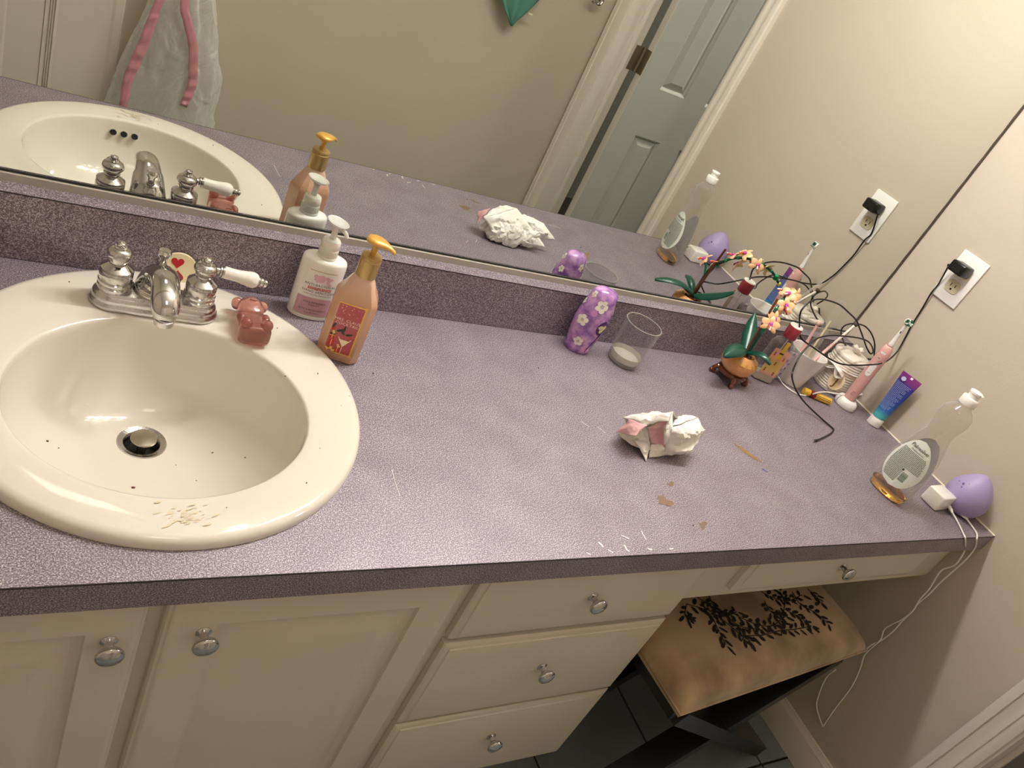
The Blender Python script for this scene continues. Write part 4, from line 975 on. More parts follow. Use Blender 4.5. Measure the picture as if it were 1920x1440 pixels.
e[0].position, e[0].color = .22, srgb('#7b4a76'); e[1].position, e[1].color = .55, srgb('#cdbfcb'); L.new(tc.outputs['Object'], vo.inputs[0]); L.new(vo.outputs['Distance'], cr.inputs[0]); L.new(cr.outputs[0], b.inputs['Base Color']); b.inputs['Roughness'].default_value = .15; b.inputs['Coat Weight'].default_value = .6
o = finish('packet_film', bm, m_, pp, 24); s = o.modifiers.new('t', 'SOLIDIFY'); s.thickness = .0008

def cup():
    cx, cy = -.2120, .4780
    t = thing('white_cup', 'white tapered ceramic cup holding cosmetic brushes, behind the black cable', 'cup', (cx, cy, 0))
    bm = new(); lathe(bm, [(.0270, 0), (.0295, .001), (.0305, .004), (.0435, .0840), (.0443, .0860), (.0436, .0872), (.0422, .0865), (.0414, .0840), (.0290, .006), (.0003, .005)], 48, cap1=True); finish('cup_body', bm, mat('cup_satin_white', '#e4dfda', .28, coat=.25), t, 60)
    bm = new(); lathe(bm, [(.0286, .0040), (.0291, .0100), (.0288, .0102)], 48, cap0=False, cap1=False); finish('base_band', bm, mat('pewter_band', (.45, .42, .42), .35, .8), t) if False else bm.free()
    pk = mat('brush_pink_handle', '#d9a7a6', .3, coat=.3)
    def br(base_, tip, lab, r, ferr, tipmat, tl, kind):
        b = thing('cosmetic_brush', lab, 'brush', base_, 0, 'brushes standing in the white cup')
        d = Vector(tip)-Vector(base_); Ln = d.length; mx = frame((0, 0, 0), d)
        bm = new(); lathe(bm, [(r*.6, 0), (r, .004), (r, Ln*.62), (r*.8, Ln*.64)], 12, mx=mx); finish('handle', bm, pk, b)
        bm = new(); lathe(bm, [(r*.78, Ln*.64), (r*.78, Ln-tl), (r*.95, Ln-tl*.98)], 12, mx=mx); finish('ferrule', bm, ferr, b)
        bm = new(); lathe(bm, kind(Ln, tl), 14, mx=mx); finish('bristles', bm, tipmat, b, 180)
    wf = mat('pale_metal_ferrule', '#e6ddd0', .3)
    e1 = on(1619, 588, 1, .4925); e1 = Vector((min(e1.x, -.06), e1.y, e1.z))
    br((cx-.006, cy-.010, .0085), (-.105, .494, .172), 'pink brush with a dark smudged sponge tip leaning right out of the cup', .0038, wf, mat('dark_sponge_tip', '#4d4038', .8), .010, lambda L_, tl: [(.0035, L_-tl), (.0062, L_-tl*.6), (.0060, L_-tl*.2), (.0035, L_), (.0003, L_+.0005)])
    br((cx-.001, cy+.012, .0085), (-.204, .5120, .150), 'pink-handled brush standing upright at the left of the cup', .0042, pk, mat('pale_pink_tip', '#e0b5a8', .6), .012, lambda L_, tl: [(.0040, L_-tl), (.0048, L_-tl*.5), (.0035, L_-.001), (.0003, L_)])
    s = thing('wrapped_swab', 'pale swab in a clear crinkled plastic sleeve standing in the white cup', 'swab', (cx+.004, cy-.004, .0085))
    d = Vector((-.158, .5235, .205))-Vector((cx+.004, cy-.004, .0085)); mx = frame((0, 0, 0), d); Ln = d.length
    bm = new(); lathe(bm, [(.0022, 0), (.0022, Ln*.75)], 10, mx=mx); finish('stick', bm, mat('swab_stick', '#e3d9a8', .4), s)
    bm = new(); rs = []
    for k in range(14):
        u = k/13; wd = .010*(1 if k < 13 else .9)+.0012*math.sin(k*2.1); th = .0035*(1-u*.6)
        rs.append([mx @ Vector((wd*math.cos(a)+.0008*math.sin(5*a+k), th*math.sin(a), Ln*(.30+.70*u))) for a in [2*PI*j/14 for j in range(14)]])
    loft(bm, rs, False, False); finish('sleeve', bm, clear_mat('sleeve_film', (.9, .9, .88), .7, .30, .15, (.78, .75, .68)), s, 25)
cup()

# ------------------------------------------------------------------ ribbed jar with bow and letter tag, lip balm
def jar():
    cx, cy = -.0590, .4770
    t = thing('ribbed_jar', 'white ribbed ceramic jar with a flower knob lid, ribbon bow and letter tag', 'jar', (cx, cy, 0))
    wc = mat('jar_cream_white', '#e8e0d2', .3, coat=.3)
    pr = [(.040, 0), (.0430, .002)]
    for k in range(13):
        z = .006+k*.0062; R = .0435+.0012*math.sin(PI*k/12); pr += [(R, z), (R+.0011, z+.0022), (R+.0006, z+.0040), (R-.0013, z+.0052)]
    pr += [(.0435, .0880), (.0420, .0895)]
    bm = new(); lathe(bm, pr, 56); finish('jar_body', bm, wc, t, 30)
    bm = new(); lathe(bm, [(.0440, .0895), (.0450, .0905), (.0450, .0950), (.0435, .0975), (.0400, .0992), (.020, .1020), (.0003, .1025)], 56); lid = finish('lid', bm, wc, t, 40)
    bm = new(); sphere(bm, (0, 0, .1080), .0055, 12, 8)
    for k in range(5):
        a = 2*PI*k/5; mx = Matrix.Translation((0, 0, .1075)) @ Matrix.Rotation(a, 4, 'Z') @ Matrix.Rotation(-.65, 4, 'Y')
        sphere(bm, (.0105, 0, 0), .0078, 12, 8, sy=.75, sz=.35, mx=mx)
    finish('flower_knob', bm, wc, lid, 180)
    # direction towards the camera
    cd = Vector((CAM.x-cx, CAM.y-cy, 0)).normalized(); sd = Vector((cd.y*-1, cd.x, 0)); sd = -sd if sd.x < 0 else sd
    def W(u, v, e): # on the jar's side, u along sd, v height
        a = u/.045; d = cd*math.cos(a)+sd*math.sin(a); return d*(.0448+e)+Vector((0, 0, v))
    wood = mat('wood_slice', '#e6cda6', .5, var=.08, vscale=60); dkw = mat('burnt_letter', '#7a4a22', .5)
    bm = new(); o2 = [( .0180*math.cos(a), .0225*math.sin(a)) for a in [2*PI*k/28 for k in range(28)]]
    mxT = frame(W(.006, .036, .0045), (cd+Vector((0, 0, .12))).normalized())
    loft(bm, [[mxT @ Vector((x, y, -.0012)) for x, y in o2], [mxT @ Vector((x, y, .0012)) for x, y in o2]]); tg = finish('wooden_tag', bm, wood, t)
    rt = -1 if (mxT.to_3x3() @ Vector((1, 0, 0))).dot(sd) < 0 else 1
    upv = mxT.to_3x3() @ Vector((0, 1, 0)); us = 1 if upv.z > 0 else -1
    text('letter', 'J', .0330, lambda u, v: mxT @ Vector((rt*u, us*(v-.001), .0016)), dkw, tg)
    wt = mat('ribbon_white', '#ece6dc', .5)
    bm = new()
    kn = W(-.012, .066, .006); sphere(bm, kn, .0070, 12, 8)
    finish('ribbon_knot', bm, wt, t, 180)
    for du, dv, w0 in ((-.026, -.004, 1), (.020, -.010, 1)):
        bm = new(); p = spline([kn, W(-.012+du*.5, .066+dv+.008, .012), W(-.012+du, .066+dv, .010), W(-.012+du*.55, .066+dv-.008, .007), kn], 6); tube(bm, p, .0075, 8, flat=.45); finish('ribbon_loop', bm, wt, t, 60)
    for q in ([kn, W(-.030, .052, .006), W(-.040, .030, .004), W(-.046, .008, .003)], [kn, W(-.004, .055, .006), W(.000, .046, .004)]):
        bm = new(); tube(bm, spline(q, 6), .0085, 8, flat=.3); finish('ribbon_tail', bm, wt, t, 60)
    bm = new(); tube(bm, [(.0448*math.cos(a), .0448*math.sin(a), .066) for a in [2*PI*k/48 for k in range(48)]], .0030, 6, closed=True, flat=.4); finish('ribbon_band', bm, wt, t, 60)
jar()
a0, a1 = on(1507, 732, 2, .0085), on(1572, 760, 2, .0085)
lb = thing('lip_balm', 'yellow lip balm tube with a dark red band lying in front of the ribbed jar', 'lip balm', tuple(Vector((a0.x, a0.y, .0085))))
d = a1-a0; Ln = .072; mxb = frame((0, 0, 0), d); yl = mat('balm_yellow', '#dcae3a', .3, coat=.2)
bm = new(); lathe(bm, [(.0070, 0), (.0080, .0010), (.0080, .0155)], 24, mx=mxb); finish('tube_cap', bm, yl, lb)
bm = new(); lathe(bm, [(.0082, .0155), (.0082, .0300)], 24, mx=mxb); finish('red_band', bm, mat('balm_dark_red', '#7e1f22', .35), lb)
bm = new(); lathe(bm, [(.0080, .0300), (.0080, Ln-.001), (.0070, Ln)], 24, mx=mxb); tb_ = finish('tube_body', bm, yl, lb)
cdm = (mxb.to_3x3().inverted() @ (CAM-a0)).normalized(); ang0 = math.atan2(cdm.y, cdm.x)
bm = new()
for k in range(12): 
    aa = ang0+.25-.9*k/12*.35; 
    for q in (0,): pass
bw = lambda u, v: mxb @ Vector((.0082*math.cos(ang0+v/.0082), .0082*math.sin(ang0+v/.0082), .051+u))
strip(bm, -.018, .018, -.0022, .0022, bw, 1); finish('black_panel', bm, M['dark'], tb_, 0)
text('lettering', 'LIP BALM', .0042, lambda u, v: mxb @ Vector((.0084*math.cos(ang0+v/.0082), .0084*math.sin(ang0+v/.0082), .051+u)), yl, tb_) if False else None

# ------------------------------------------------------------------ electric toothbrush on its charger
def toothbrush():
    bx, by = -.0800, .4040
    t = thing('electric_toothbrush', 'pale pink electric toothbrush standing in its white charger by the wall', 'toothbrush', (bx, by, 0))
    ch = finish('charger_base', (lambda b: (lathe(b, [(.0215, 0), (.0235, .002), (.0240, .010), (.0225, .016), (.0190, .0205), (.0150, .0225), (.0130, .0222), (.0120, .0190), (.0003, .0185)], 40, sx=1.0, sy=1.15), b)[1])(new()), M['white'], t, 60)
    tip = Vector((-.0955, .4015, .2430))-Vector((bx, by, 0)); st = Vector((0, 0, .0175)); d = tip-st; Ln = d.length; mx = frame(st, d)
    pk = mat('toothbrush_pink', '#dba9a2', .3, coat=.3)
    bm = new(); lathe(bm, [(.0105, 0), (.0128, .003), (.0135, .012), (.0138, .07), (.0142, .105), (.0138, .135), (.0125, .148), (.0095, .157), (.0070, .1605)], 36, mx=mx); h = finish('handle', bm, pk, t, 60)
    cl = (mx.to_3x3().inverted() @ (CAM-Vector((bx, by, .1)))).normalized(); a_ = math.atan2(cl.y, cl.x)-.10
    def S(u, v, e=.0006):
        z = v; r = .0135+.0007*min(1, z/.09) if z < .138 else .0125
        return mx @ Vector(((r+e)*math.cos(a_+u/.0135), (r+e)*math.sin(a_+u/.0135), z))
    bm = new(); strip(bm, -.0062, .0062, .088, .145, lambda u, v: S(u, v), 6)
    decal(bm, [(.0062*math.cos(k), .088+.010*math.sin(k)) for k in [PI+PI*j/10 for j in range(11)]], lambda u, v: S(u, v))
    pn = finish('white_panel', bm, M['whiteg'], h, 40)
    bm = new(); tube(bm, [S(.0040*math.cos(k), .128+.0040*math.sin(k), .0010) for k in [2*PI*j/20 for j in range(20)]], .0005, 6, closed=True); finish('power_button', bm, mat('button_grey', '#c4c0bd', .4), h)
    for k in range(3):
        bm = new(); tube(bm, [S(-.003+.001*k, .022+.004*k, .0004), S(.004+.001*k, .021+.004*k, .0004)], .0006, 6); finish('grip_mark', bm, mat('grip_line', '#9c6f6c', .5), h)
    bm = new(); lathe(bm, [(.0070, .1600), (.0072, .1612), (.0062, .1620)], 24, mx=mx); finish('coral_ring', bm, mat('coral_ring', '#b96a62', .4), h)
    bm = new(); lathe(bm, [(.0060, .1620), (.0063, .1635), (.0060, .168), (.0052, .1695), (.0048, .185), (.0040, .200), (.0036, Ln-.010), (.0030, Ln-.004)], 20, mx=mx); hd_ = finish('brush_neck', bm, M['white'], t)
    bm = new(); p0 = mx @ Vector((0, 0, .196)); cc = (CAM-Vector((bx, by, .2))).normalized(); tube(bm, [p0+cc*.0036, p0+cc*.0036+d.normalized()*.006], .0011, 6); finish('neck_slot', bm, M['dark'], hd_)
    ctr = mx @ Vector((0, 0, Ln)); fd = Vector((-.55, -.75, .25)).normalized(); mh = frame(ctr, fd)
    bm = new(); lathe(bm, [(.0060, -.0045), (.0082, -.003), (.0082, 0), (.0072, .001)], 24, mx=mh); head = finish('brush_head', bm, M['white'], t)
    grn = mat('bristle_green', '#1f5a3a', .6); wh = mat('bristle_white', '#e6efe4', .6)
    bm = new()
    for k in range(10):
        a = 2*PI*k/10; box(bm, .0040, .0078, -.0013, .0013, .001, .0085, mx=mh @ Matrix.Rotation(a, 4, 'Z'), mi=0 if k % 3 else 1)
    for k in range(5):
        a = 2*PI*k/5; box(bm, .0008, .0028, -.0008, .0008, .001, .0075, mx=mh @ Matrix.Rotation(a, 4, 'Z'), mi=1)
    finish('bristles', bm, [grn, wh], head, 0, kind='stuff')
    cpx = [(1447, 690, .030), (1452, 700, .012), (1460, 708, .004), (1470, 722, .0024), (1490, 736, .0024), (1505, 741, .0022), (1518, 741, .0022), (1530, 737, .0195), (1547, 735, .0195), (1567, 738, .022), (1592, 741, .024), (1615, 740, .026), (1632, 739, .020), (1645, 735, .012), (1650, 728, .010), (1645, 722, .016), (1632, 721, .024), (1622, 726, .026), (1616, 734, .016)]
    P = [on(a, b, 2, c)-Vector((bx, by, 0)) for a, b, c in cpx]
    for p in P: p.x = min(p.x, -.004-bx)
    cable('charger_cord', P, .0018, M['white'], t)
toothbrush()

# ------------------------------------------------------------------ toothpaste tube
def paste():
    b0 = Vector((-.0350, .3410, 0)); tp = Vector((-.0250, .3475, .1400)); A_, B_ = Vector((-.0245, .3745, .1385)), Vector((-.0255, .3200, .1430))
    t = thing('toothpaste_tube', 'blue and purple toothpaste tube standing on its white cap against the right wall', 'tube', tuple(b0))
    dcr = (B_-A_).normalized(); ax_ = (tp-b0).normalized(); nr = dcr.cross(ax_).normalized(); nr = nr if nr.x < 0 else -nr
    mats = ramp_mat('tube_print_blue', 2, [(0, '#3f9aa0'), (.10, '#46a0a8'), (.22, '#2c5fa2'), (.45, '#1f3f8c'), (.80, '#27277a'), (.87, '#6a2a72'), (1, '#7d2f74')], .28, .020, .14, 0, coat=.3)
    rings = []
    for k in range(16):
        u = k/15; c = ax_*(.022+.118*u); wx = .0160+(.0275-.0160)*u; ty = .0150*(1-u**1.5)+.0006
        rings.append([c+dcr*wx*math.cos(a)+nr*ty*math.sin(a) for a in [2*PI*j/32 for j in range(32)]])
    bm = new(); loft(bm, rings); bd = finish('tube_body', bm, mats, t, 60)
    bm = new(); rr = []
    for u, s in ((0, .95), (.001, 1), (.0185, 1.0), (.022, .96)):
        rr.append([ax_*u+dcr*.0165*s*math.cos(a)+nr*.0150*s*math.sin(a) for a in [2*PI*j/32 for j in range(32)]])
    mz = min(p.z for r in rr for p in r); loft(bm, [[Vector((p.x, p.y, max(p.z, .0003))) for p in r] for r in rr]); finish('flip_cap', bm, M['whiteg'], t, 40)
    def S(u, v, e=.0016):   # u across, v along 0..1
        wx = .0160+(.0275-.0160)*v; ty = .0150*(1-v**1.5)+.0006; q = max(-.97, min(.97, u/wx))
        return ax_*(.022+.118*v)+dcr*u+nr*(ty*math.sqrt(1-q*q)+e)
    sg = 1 if dcr.y < 0 else -1
    pale = mat('tube_print_pale', '#aeb9d8', .4); bm = new(); rr = random.Random(2)
    for k in range(24):
        v = .22+.60*k/24; w_ = .0125+.009*v
        x = -w_
        while x < w_-.002:
            ln = rr.uniform(.0015, .005); e_ = min(x+ln, w_*(1 if k % 4 else rr.uniform(.2, .9)))
            if e_ > x: decal(bm, [(x, v), (e_, v), (e_, v+.006), (x, v+.006)], S)
            x = e_+.0009 if e_ > x else w_
    finish('fine_print', bm, pale, bd, 0, kind='stuff')
    bm = new(); decal(bm, [(-.011*1+.0062*math.cos(a), .885+.042*math.sin(a)) for a in [2*PI*j/20 for j in range(20)]], lambda u, v: S(u, v, .0022)); finish('speech_badge', bm, pale, bd, 0)
    bm = new(); decal(bm, [(.0005, .950), (.0065, .950), (.0065, .990), (.0005, .990)], lambda u, v: S(u, v, .0022)); finish('white_tab', bm, M['white'], bd, 0)
paste()

# ------------------------------------------------------------------ dish soap bottle
def dish():
    t = thing('dish_soap_bottle', 'nearly empty clear dish soap bottle with amber liquid and white cap', 'bottle', (-.2450, .1250, 0), math.radians(-80))
    prof = [(.0350, .0200, 0), (.0385, .0230, .003), (.0405, .0245, .010), (.0430, .0262, .030), (.0440, .0270, .055), (.0430, .0265, .080), (.0390, .0250, .105), (.0330, .0230, .130), (.0275, .0215, .150), (.0250, .0210, .163), (.0262, .0225, .176), (.0300, .0255, .190), (.0312, .0265, .202), (.0290, .0250, .214), (.0220, .0200, .223), (.0150, .0145, .229), (.0130, .0130, .232), (.0130, .0130, .238)]
    def rg(a, b, z, n=2.3): return ring(1, z, 48, 0, 0, a, b, n)
    bm = new(); loft(bm, [rg(a, b, z, 2.3 if z < .15 else 2) for a, b, z in prof], True, False); finish('bottle_wall', bm, M['pet'], t, 60)
    bm = new(); loft(bm, [rg(.0335, .0185, .0012), rg(.0375, .0220, .004), rg(.0395, .0235, .010), rg(.0405, .0242, .0150)]); finish('amber_liquid', bm, M['amber'], t, 60)
    bm = new(); lathe(bm, [(.0155, .2345), (.0160, .2360), (.0160, .2490), (.0150, .2505), (.0105, .2515), (.0105, .2590), (.0120, .2605), (.0120, .2640), (.0095, .2655), (.0003, .2660)], 36); cp = finish('cap', bm, M['whiteg'], t)
    bm = new(); box(bm, .008, .0150, -.004, .004, .2612, .2640, .0008, 1); finish('flip_spout', bm, M['whiteg'], cp)
    def half(z):
        for (a0, b0, z0), (a1, b1, z1) in zip(prof, prof[1:]):
            if z0 <= z <= z1: k = (z-z0)/(z1-z0); return a0+(a1-a0)*k, b0+(b1-b0)*k
        return .04, .02
    def S(sg, e): 
        def f(u, v):
            a, b = half(v); q = min(.98, abs(u)/a); return (u, sg*(b*(1-q**2.3)**(1/2.3)+e), v)
        return f
    def oval(k=1.0): return [(k*.0300*math.cos(a)*(1-.18*math.sin(a)), .078+k*.0450*math.sin(a)) for a in [2*PI*j/36 for j in range(36)]]
    def grid_oval(bm, fn, kx=1.0):
        N_ = 26; pts = []
        for i in range(N_+1):
            v = .0275+.111*i/N_; s_ = (v-.083)/.0555; h_ = min(half(v)[0]*.93, .0365*math.sqrt(max(0, 1-s_*s_))*(1-.20*s_)*kx)
            pts.append([fn(h_*(-1+2*j/20), v) for j in range(21)])
        vs = [[bm.verts.new(Vector(p)) for p in r] for r in pts]
        for i in range(N_):
            for j in range(20): bm.faces.new((vs[i][j], vs[i][j+1], vs[i+1][j+1], vs[i+1][j]))
    lm = mat('label_off_white', '#d9dcd2', .45); bm = new(); grid_oval(bm, S(-1, .0005)); lab = finish('front_label', bm, lm, t, 60)
    bm = new(); grid_oval(bm, S(1, .0005)); finish('back_label', bm, mat('label_back_grey', '#b9b8c0', .5), t, 60)
    dk = mat('label_ink_green', '#2f4038', .5); F = S(-1, .0013)
    text('brand_lettering', 'Palmolive', .0108, lambda u, v: F(u, v+.1215), dk, lab, spacing=.92, shear=.2)
    text('lettering', 'Antibacterial', .0054, lambda u, v: F(u+.001, v+.1135), dk, lab)
    bm = new(); rr = random.Random(9)
    for k in range(26):
        v = .1080-k*.0027
        if v < .036: break
        s_ = (v-.083)/.0555; h_ = .0365*math.sqrt(max(0, 1-s_*s_))*(1-.20*s_)*.84; x = -h_; end = h_*(1 if k < 13 else .15)
        while x < end-.001:
            e_ = min(end, x+rr.uniform(.0012, .0042)); decal(bm, [(x, v), (e_, v), (e_, v+.0011), (x, v+.0011)], F); x = e_+.0007
    finish('fine_print', bm, dk, lab, 0, kind='stuff')
    bm = new(); x = .0075
    for k in range(16): wv = rr.choice([.0004, .0007, .0010]); decal(bm, [(.0060, .0480+k*.0012), (.0185, .0480+k*.0012), (.0185, .0480+k*.0012+wv*.8), (.0060, .0480+k*.0012+wv*.8)], F)
    finish('barcode', bm, mat('barcode_green', '#3a5a48', .5), lab, 0, kind='stuff')
    bm = new(); decal(bm, [(.0035+.0022*math.cos(a), .0705+.0022*math.sin(a)) for a in [2*PI*j/12 for j in range(12)]], F); finish('round_mark', bm, dk, lab, 0)
dish()

# ------------------------------------------------------------------ white charger and purple egg
def gadgets():
    ck = thing('usb_charger', 'white cube charger lying on the counter in front of the purple egg', 'charger', (-.1105, .0900, 0), .06)
    bm = new(); box(bm, -.0270, .0240, -.0180, .0230, .0005, .0360, .0040, 3); finish('charger_body', bm, M['whiteg'], ck, 50)
    eg = thing('purple_egg_diffuser', 'matte lilac egg-shaped gadget with tiny holes in the corner by the wall', 'gadget', (-.0480, .0770, 0))
    lil = mat('lilac_matte_plastic', '#a091bd', .42)
    bm = new(); lathe(bm, [(.018, 0), (.026, .0015), (.036, .010), (.0425, .024), (.0445, .036), (.0430, .050), (.0375, .063), (.0285, .076), (.0190, .086), (.0110, .0920), (.0050, .0950), (.0004, .0958)], 48, mx=Matrix.Rotation(.05, 4, 'Y')); bo = finish('egg_body', bm, lil, eg, 180)
    for v in bo.data.vertices: v.co.z = max(v.co.z, .0002)
    dd = (Vector((CAM.x+.048, CAM.y-.077, 0))).normalized()
    for a, z, r in ((.35, .062, .0010), (.10, .064, .0024), (-.10, .070, .0010), (-.02, .058, .0012), (.55, .055, .0009)):
        dr = Matrix.Rotation(-a-.55, 3, 'Z') @ dd; rz = .0385 if z < .063 else .036-.9*(z-.063)
        bm = new(); c = dr*(rz*.985)+Vector((0, 0, z)); lathe(bm, [(r, 0), (r, .0012)], 12, mx=frame(c, dr+Vector((0, 0, .6)))); finish('button_dot', bm, mat('lilac_dark', '#5f5480', .5), eg)
    wc = M['white']
    # cables: (px, py, x) for hanging part, (px, py, z) on the counter
    def conn(p, q, parent):
        bm = new(); lathe(bm, [(.0038, 0), (.0038, .010), (.0026, .014), (.0018, .018)], 12, mx=frame(p, q-p)); finish('cable_plug', bm, wc, parent)
    A = [on(1779, 948, 2, .012), on(1784, 958, 2, .009), on(1792, 972, 2, .004), on(1800, 987, 2, .0026), on(1806, 1000, 2, .0026), on(1810, 1011, 1, -.004)]
    B = [on(1803, 963, 2, .011), on(1810, 970, 2, .008), on(1820, 983, 2, .004), on(1829, 996, 2, .0026), on(1832, 1003, 2, .0026), on(1831, 1012, 1, -.004)]
    def hang(px): return [Vector(on(a, b, 0, c)) for a, b, c in px]
    A += hang([(1808, 1033, -.050), (1797, 1052, -.046), (1787, 1061, -.040), (1767, 1068, -.036), (1757, 1080, -.034), (1743, 1103, -.032), (1725, 1123, -.030), (1713, 1142, -.028), (1693, 1160, -.026), (1660, 1178, -.022), (1650, 1200, -.020), (1622, 1227, -.018), (1613, 1253, -.016), (1597, 1287, -.014), (1567, 1327, -.012), (1553, 1347, -.012), (1544, 1360, -.012), (1541, 1358, -.012), (1532, 1330, -.012), (1533, 1310, -.012), (1548, 1272, -.014), (1567, 1255, -.02)])
    B += hang([(1828, 1027, -.036), (1813, 1047, -.032), (1787, 1071, -.028), (1763, 1092, -.026), (1743, 1113, -.024), (1720, 1133, -.022), (1712, 1145, -.030), (1693, 1163, -.020), (1672, 1186, -.018), (1648, 1203, -.016), (1636, 1208, -.024), (1618, 1222, -.06)])
    for L_, par in ((A, ck), (B, eg)):
        base_ = Vector(par.location); rotm = Matrix.Rotation(-par.rotation_euler.z, 3, 'Z')
        P = [rotm @ (Vector(p)-base_) for p in L_]
        bm = new(); tube(bm, spline(P, 6), .0017, 8); finish('cable', bm, wc, par, 180)
        conn(P[0], P[1], par)
gadgets()

# ------------------------------------------------------------------ stool under the counter
def stool():
    sz = -.300; c0 = Vector((-.752, -.093)); c1 = Vector((-.161, -.040)); ex = (c1-c0).normalized(); ey = Vector((-ex.y, ex.x)); Lx = (c1-c0).length; Ly = .27
    t = thing('vanity_stool', 'black X-legged stool with a tan suede seat embroidered with leaves, under the counter', 'stool', (c0.x, c0.y, FZ), math.atan2(ex.y, ex.x))
    sz -= FZ   # seat edge height above the floor
    m_, tr, b = nt('tan_suede'); N = tr.nodes; L = tr.links
    tc = N.new('ShaderNodeTexCoord'); n = N.new('ShaderNodeTexNoise'); n.inputs['Scale'].default_value = 9; n.inputs['Detail'].default_value = 5; cr = N.new('ShaderNodeValToRGB'); e = cr.color_ramp.elements
    e[0].position, e[0].color = .32, srgb('#7b6346'); e[1].position, e[1].color = .55, srgb('#a88f6c'); L.new(tc.outputs['Object'], n.inputs[0]); L.new(n.outputs['Fac'], cr.inputs[0]); L.new(cr.outputs[0], b.inputs['Base Color']); b.inputs['Roughness'].default_value = .85; b.inputs['Sheen Weight'].default_value = .3
    blk = mat('stool_black_lacquer', '#131112', .35)
    def hz(x, y): u, v = x/Lx, y/Ly; return sz-.012+.046*(max(0, 1-(2*u-1)**8)**.5)*(max(0, 1-(2*v-1)**6)**.5)
    nx, ny = 60, 44; bm = new(); G = [[bm.verts.new((Lx*i/nx, Ly*j/ny, hz(Lx*i/nx, Ly*j/ny))) for j in range(ny+1)] for i in range(nx+1)]
    for i in range(nx):
        for j in range(ny): bm.faces.new((G[i][j], G[i+1][j], G[i+1][j+1], G[i][j+1]))
    bd = [G[i][0] for i in range(nx+1)]+[G[nx][j] for j in range(1, ny+1)]+[G[i][ny] for i in range(nx-1, -1, -1)]+[G[0][j] for j in range(ny-1, 0, -1)]
    lo = [bm.verts.new((v.co.x*.995+.0015, v.co.y*.995+.001, sz-.022)) for v in bd]
    for k in range(len(bd)): bm.faces.new((bd[k], lo[k], lo[(k+1) % len(bd)], bd[(k+1) % len(bd)]))
    bm.faces.new(lo); cu = finish('seat_cushion', bm, m_, t, 60)
    bm = new(); tube(bm, [(x, y, sz-.012) for x, y in [(0, 0), (Lx/2, 0), (Lx, 0), (Lx, Ly), (0, Ly)]], .003, 6, closed=True); finish('piping', bm, m_, cu)
    bm = new(); box(bm, .012, Lx-.012, .012, Ly-.012, sz-.055, sz-.020, .002, 1); finish('seat_frame', bm, blk, t)
    def board(name, a, b_, y0, y1, th):
        d = Vector((b_[0]-a[0], b_[1]-a[1])).normalized(); n_ = Vector((-d.y, d.x))*th/2
        bm = new(); prism(bm, [(a[0]+n_.x, a[1]+n_.y), (b_[0]+n_.x, b_[1]+n_.y), (b_[0]-n_.x, b_[1]-n_.y), (a[0]-n_.x, a[1]-n_.y)], 1, y0, y1); return finish(name, bm, blk, t, 0)
    board('leg', (.035, sz-.050), (Lx+.050, .018), .004, .075, .034); board('leg', (Lx-.035, sz-.050), (-.018, .018), .010, .068, .034)
    board('leg', (.035, sz-.050), (Lx+.050, .018), Ly-.075, Ly-.004, .034); board('leg', (Lx-.035, sz-.050), (-.018, .018), Ly-.068, Ly-.010, .034)
    bm = new(); box(bm, Lx/2-.018, Lx/2+.018, .03, Ly-.03, sz/2-.035, sz/2+.0, .002, 1); finish('stretcher', bm, blk, t)
    # embroidered leaf wreath
    rot = Matrix.Rotation(-math.atan2(ex.y, ex.x), 3, 'Z')
    def loc(px, py):
        z = -.272
        p = rot @ (Vector(on(px, py, 2, z))-Vector((c0.x, c0.y, z))); return (p.x, p.y)
    def S(x, y, e=.0012): return (x, y, hz(x, y)+e)
    cx_ = lambda q: (1080+q[0]/3.43, 1020+q[1]/3.43)
    br = [[(700, 400), (800, 430), (860, 480), (900, 560), (950, 660)], [(760, 350), (900, 440), (1040, 540), (1160, 560)], [(780, 400), (930, 500), (1050, 600), (1110, 640)], [(1000, 460), (1120, 520), (1240, 540), (1330, 480)],
          [(1310, 600), (1320, 480), (1330, 380), (1300, 320)], [(1050, 640), (1080, 605), (1180, 600), (1300, 570), (1400, 560), (1500, 540)], [(1200, 380), (1240, 450), (1300, 470)], [(1380, 320), (1430, 400), (1520, 450), (1610, 520)],
          [(1340, 440), (1420, 480), (1500, 540)], [(1480, 300), (1540, 350), (1560, 390)], [(700, 400), (690, 470), (720, 490)], [(840, 340), (880, 420), (960, 470), (1020, 450)], [(1180, 320), (1260, 360), (1350, 380), (1440, 340)]]
    dk = mat('leaf_embroidery_black', '#171210', .8); rr = random.Random(5); bm = new(); bm2 = new()
    for B_ in br:
        P = [Vector(loc(*cx_(q))) for q in B_]; P = spline([(p.x, p.y, 0) for p in P], 5)
        tube(bm2, [Vector(S(p.x, p.y, .0008)) for p in P], .0011, 5, flat=.4)
        for i in range(1, len(P)):
            d = (P[i]-P[i-1]); 
            for sgn in ((-1,) if i % 2 else (1,)):
                a = math.atan2(d.y, d.x)+sgn*rr.uniform(.5, 1.1); ln = rr.uniform(.010, .020); w_ = rr.uniform(.0026, .0046); c = P[i]+Vector((math.cos(a), math.sin(a), 0))*ln*.75
                decal(bm, [(c.x+ln*.55*math.cos(k)*math.cos(a)-w_*math.sin(k)*math.sin(a), c.y+ln*.55*math.cos(k)*math.sin(a)+w_*math.sin(k)*math.cos(a)) for k in [2*PI*j/9 for j in range(9)]], lambda u, v: S(min(max(u, .004), Lx-.004), min(max(v, .004), Ly-.004)))
    finish('leaf_embroidery', bm, dk, cu, 0, kind='stuff'); finish('stem_embroidery', bm2, dk, cu, 0, kind='stuff')
stool()

